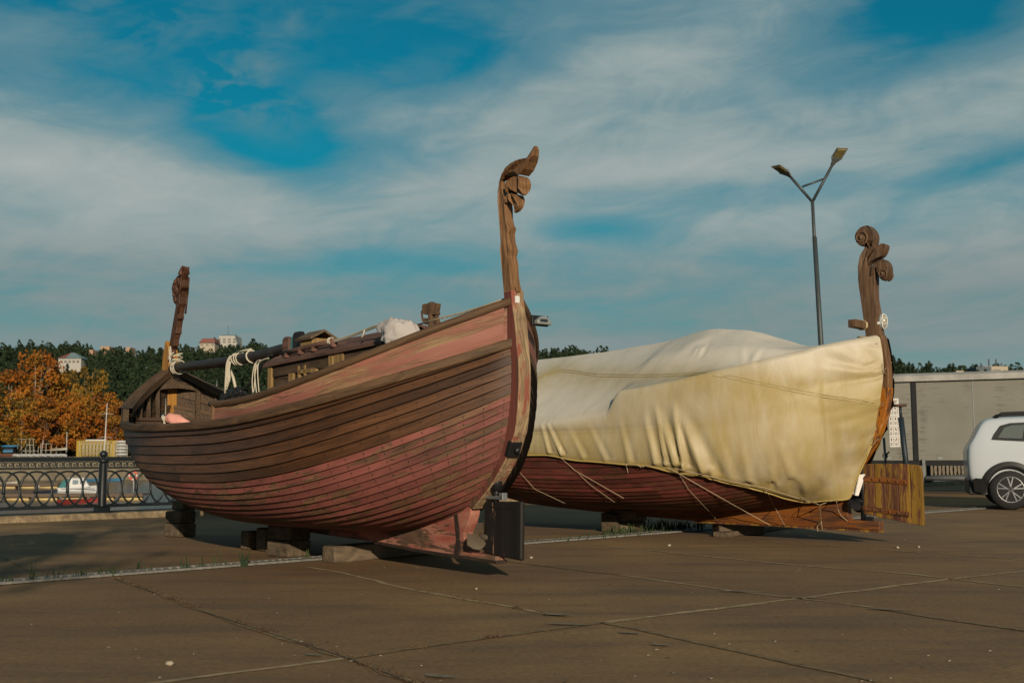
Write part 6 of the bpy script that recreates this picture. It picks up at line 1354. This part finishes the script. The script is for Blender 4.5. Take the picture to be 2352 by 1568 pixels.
cx_=t.math('MULTIPLY',az,elw); sv=band(t.math('MULTIPLY',cx_,.55),t.math('MULTIPLY',elw,.75),0.)
n1=t.noise(sv,1.15,7,.56,.5); n2=t.noise(band(t.math('MULTIPLY',az,3.2),t.math('MULTIPLY',el,13.),.3),1.3,6,.55,.6)
n3=t.noise(band(t.math('ADD',t.math('MULTIPLY',az,9.),t.math('MULTIPLY',el,-9.)),t.math('MULTIPLY',el,22.),.7),1.2,7,.62,.9)
cov=t.math('ADD',t.math('MULTIPLY',n1,.30),t.math('ADD',t.math('MULTIPLY',n2,.34),t.math('MULTIPLY',n3,.22)))
def gap(px,py,sx,sy,amt,rot=0.):
    """a hole (+) or bank (-) in the cloud at a bearing and height"""
    a0=math.atan((px-1176)/F); e0=math.atan((1046-py)/F); a=t.math('SUBTRACT',az,a0); e=t.math('SUBTRACT',el,e0)
    c,s=math.cos(rot),math.sin(rot); u=t.math('DIVIDE',t.math('ADD',t.math('MULTIPLY',a,c),t.math('MULTIPLY',e,s)),sx/F); v=t.math('DIVIDE',t.math('SUBTRACT',t.math('MULTIPLY',e,c),t.math('MULTIPLY',a,s)),sy/F)
    r2=t.math('ADD',t.math('MULTIPLY',u,u),t.math('MULTIPLY',v,v)); return t.math('MULTIPLY',t.math('POWER',2.718,t.math('MULTIPLY',r2,-1.)),amt)
GAPS=[(690,20,520,140,.27,.10),(150,30,330,130,.20,0),(520,240,330,110,.26,-.45),(620,330,160,80,.16,-.5),(1000,130,260,80,.18,.2),(2170,45,210,75,.30,0),(1370,525,130,30,.20,0),(800,610,300,36,.20,.05),(1650,450,420,40,.08,0),(2300,425,170,24,.17,.2),(2000,190,500,50,.07,.1),(700,700,1200,60,.03,0),
      (180,90,260,60,-.17,.25),(480,180,230,40,-.14,.62),(1700,300,800,110,-.12,.05),(250,420,620,110,-.14,-.1),(1500,110,500,60,-.10,.2),(1300,420,700,60,-.08,.05)]
for g_ in GAPS: cov=t.math('SUBTRACT',cov,gap(*g_))
low=t.ramp(el,[(0.,.22),(.12,.10),(.28,0.)]); cov=t.math('ADD',cov,low)
mk=t.ramp(cov,[(.19,0.),(.35,.5),(.58,1.)],'EASE')
skyc=t.mix(1.,sky.outputs[0],(.03,.70,.74),'MULTIPLY')
dens=t.ramp(t.math('ADD',cov,t.math('MULTIPLY',n3,.1)),[(.34,(1.8,3.25,3.65)),(.54,(3.3,4.4,4.5)),(.78,(5.2,5.8,5.6))])
lowc=t.ramp(el,[(0.,(1.8,2.95,3.05)),(.06,(2.4,3.45,3.55)),(.16,(1.,1.,1.))]); lowf=t.ramp(el,[(0.,.85),(.09,.55),(.2,0.)])
cl=t.mix(lowf,dens,lowc); 
wis=t.math('MULTIPLY',t.ramp(t.noise(band(t.math('ADD',t.math('MULTIPLY',az,16.),t.math('MULTIPLY',el,-20.)),t.math('ADD',t.math('MULTIPLY',el,34.),t.math('MULTIPLY',az,7.)),.2),1.,6,.55,.35),[(.42,0.),(.66,.9)]),t.math('ADD',gap(190,95,330,85,.75,.22),t.math('ADD',gap(490,190,260,50,.8,.60),t.math('ADD',gap(560,235,110,60,.6,-.2),gap(900,190,330,70,.5,.12)))),clamp=True)
mk=t.math('MAXIMUM',mk,wis)
fin=t.mix(mk,skyc,cl)
t.t.links.new(fin,bg.inputs[0]); t.t.links.new(bg.outputs[0],out.inputs[0])
scn.view_settings.view_transform='Standard'; scn.view_settings.look='None'; scn.view_settings.exposure=.24; scn.view_settings.gamma=1.
scn.render.film_transparent=False
scn.cycles.max_bounces=6; scn.cycles.use_denoising=True
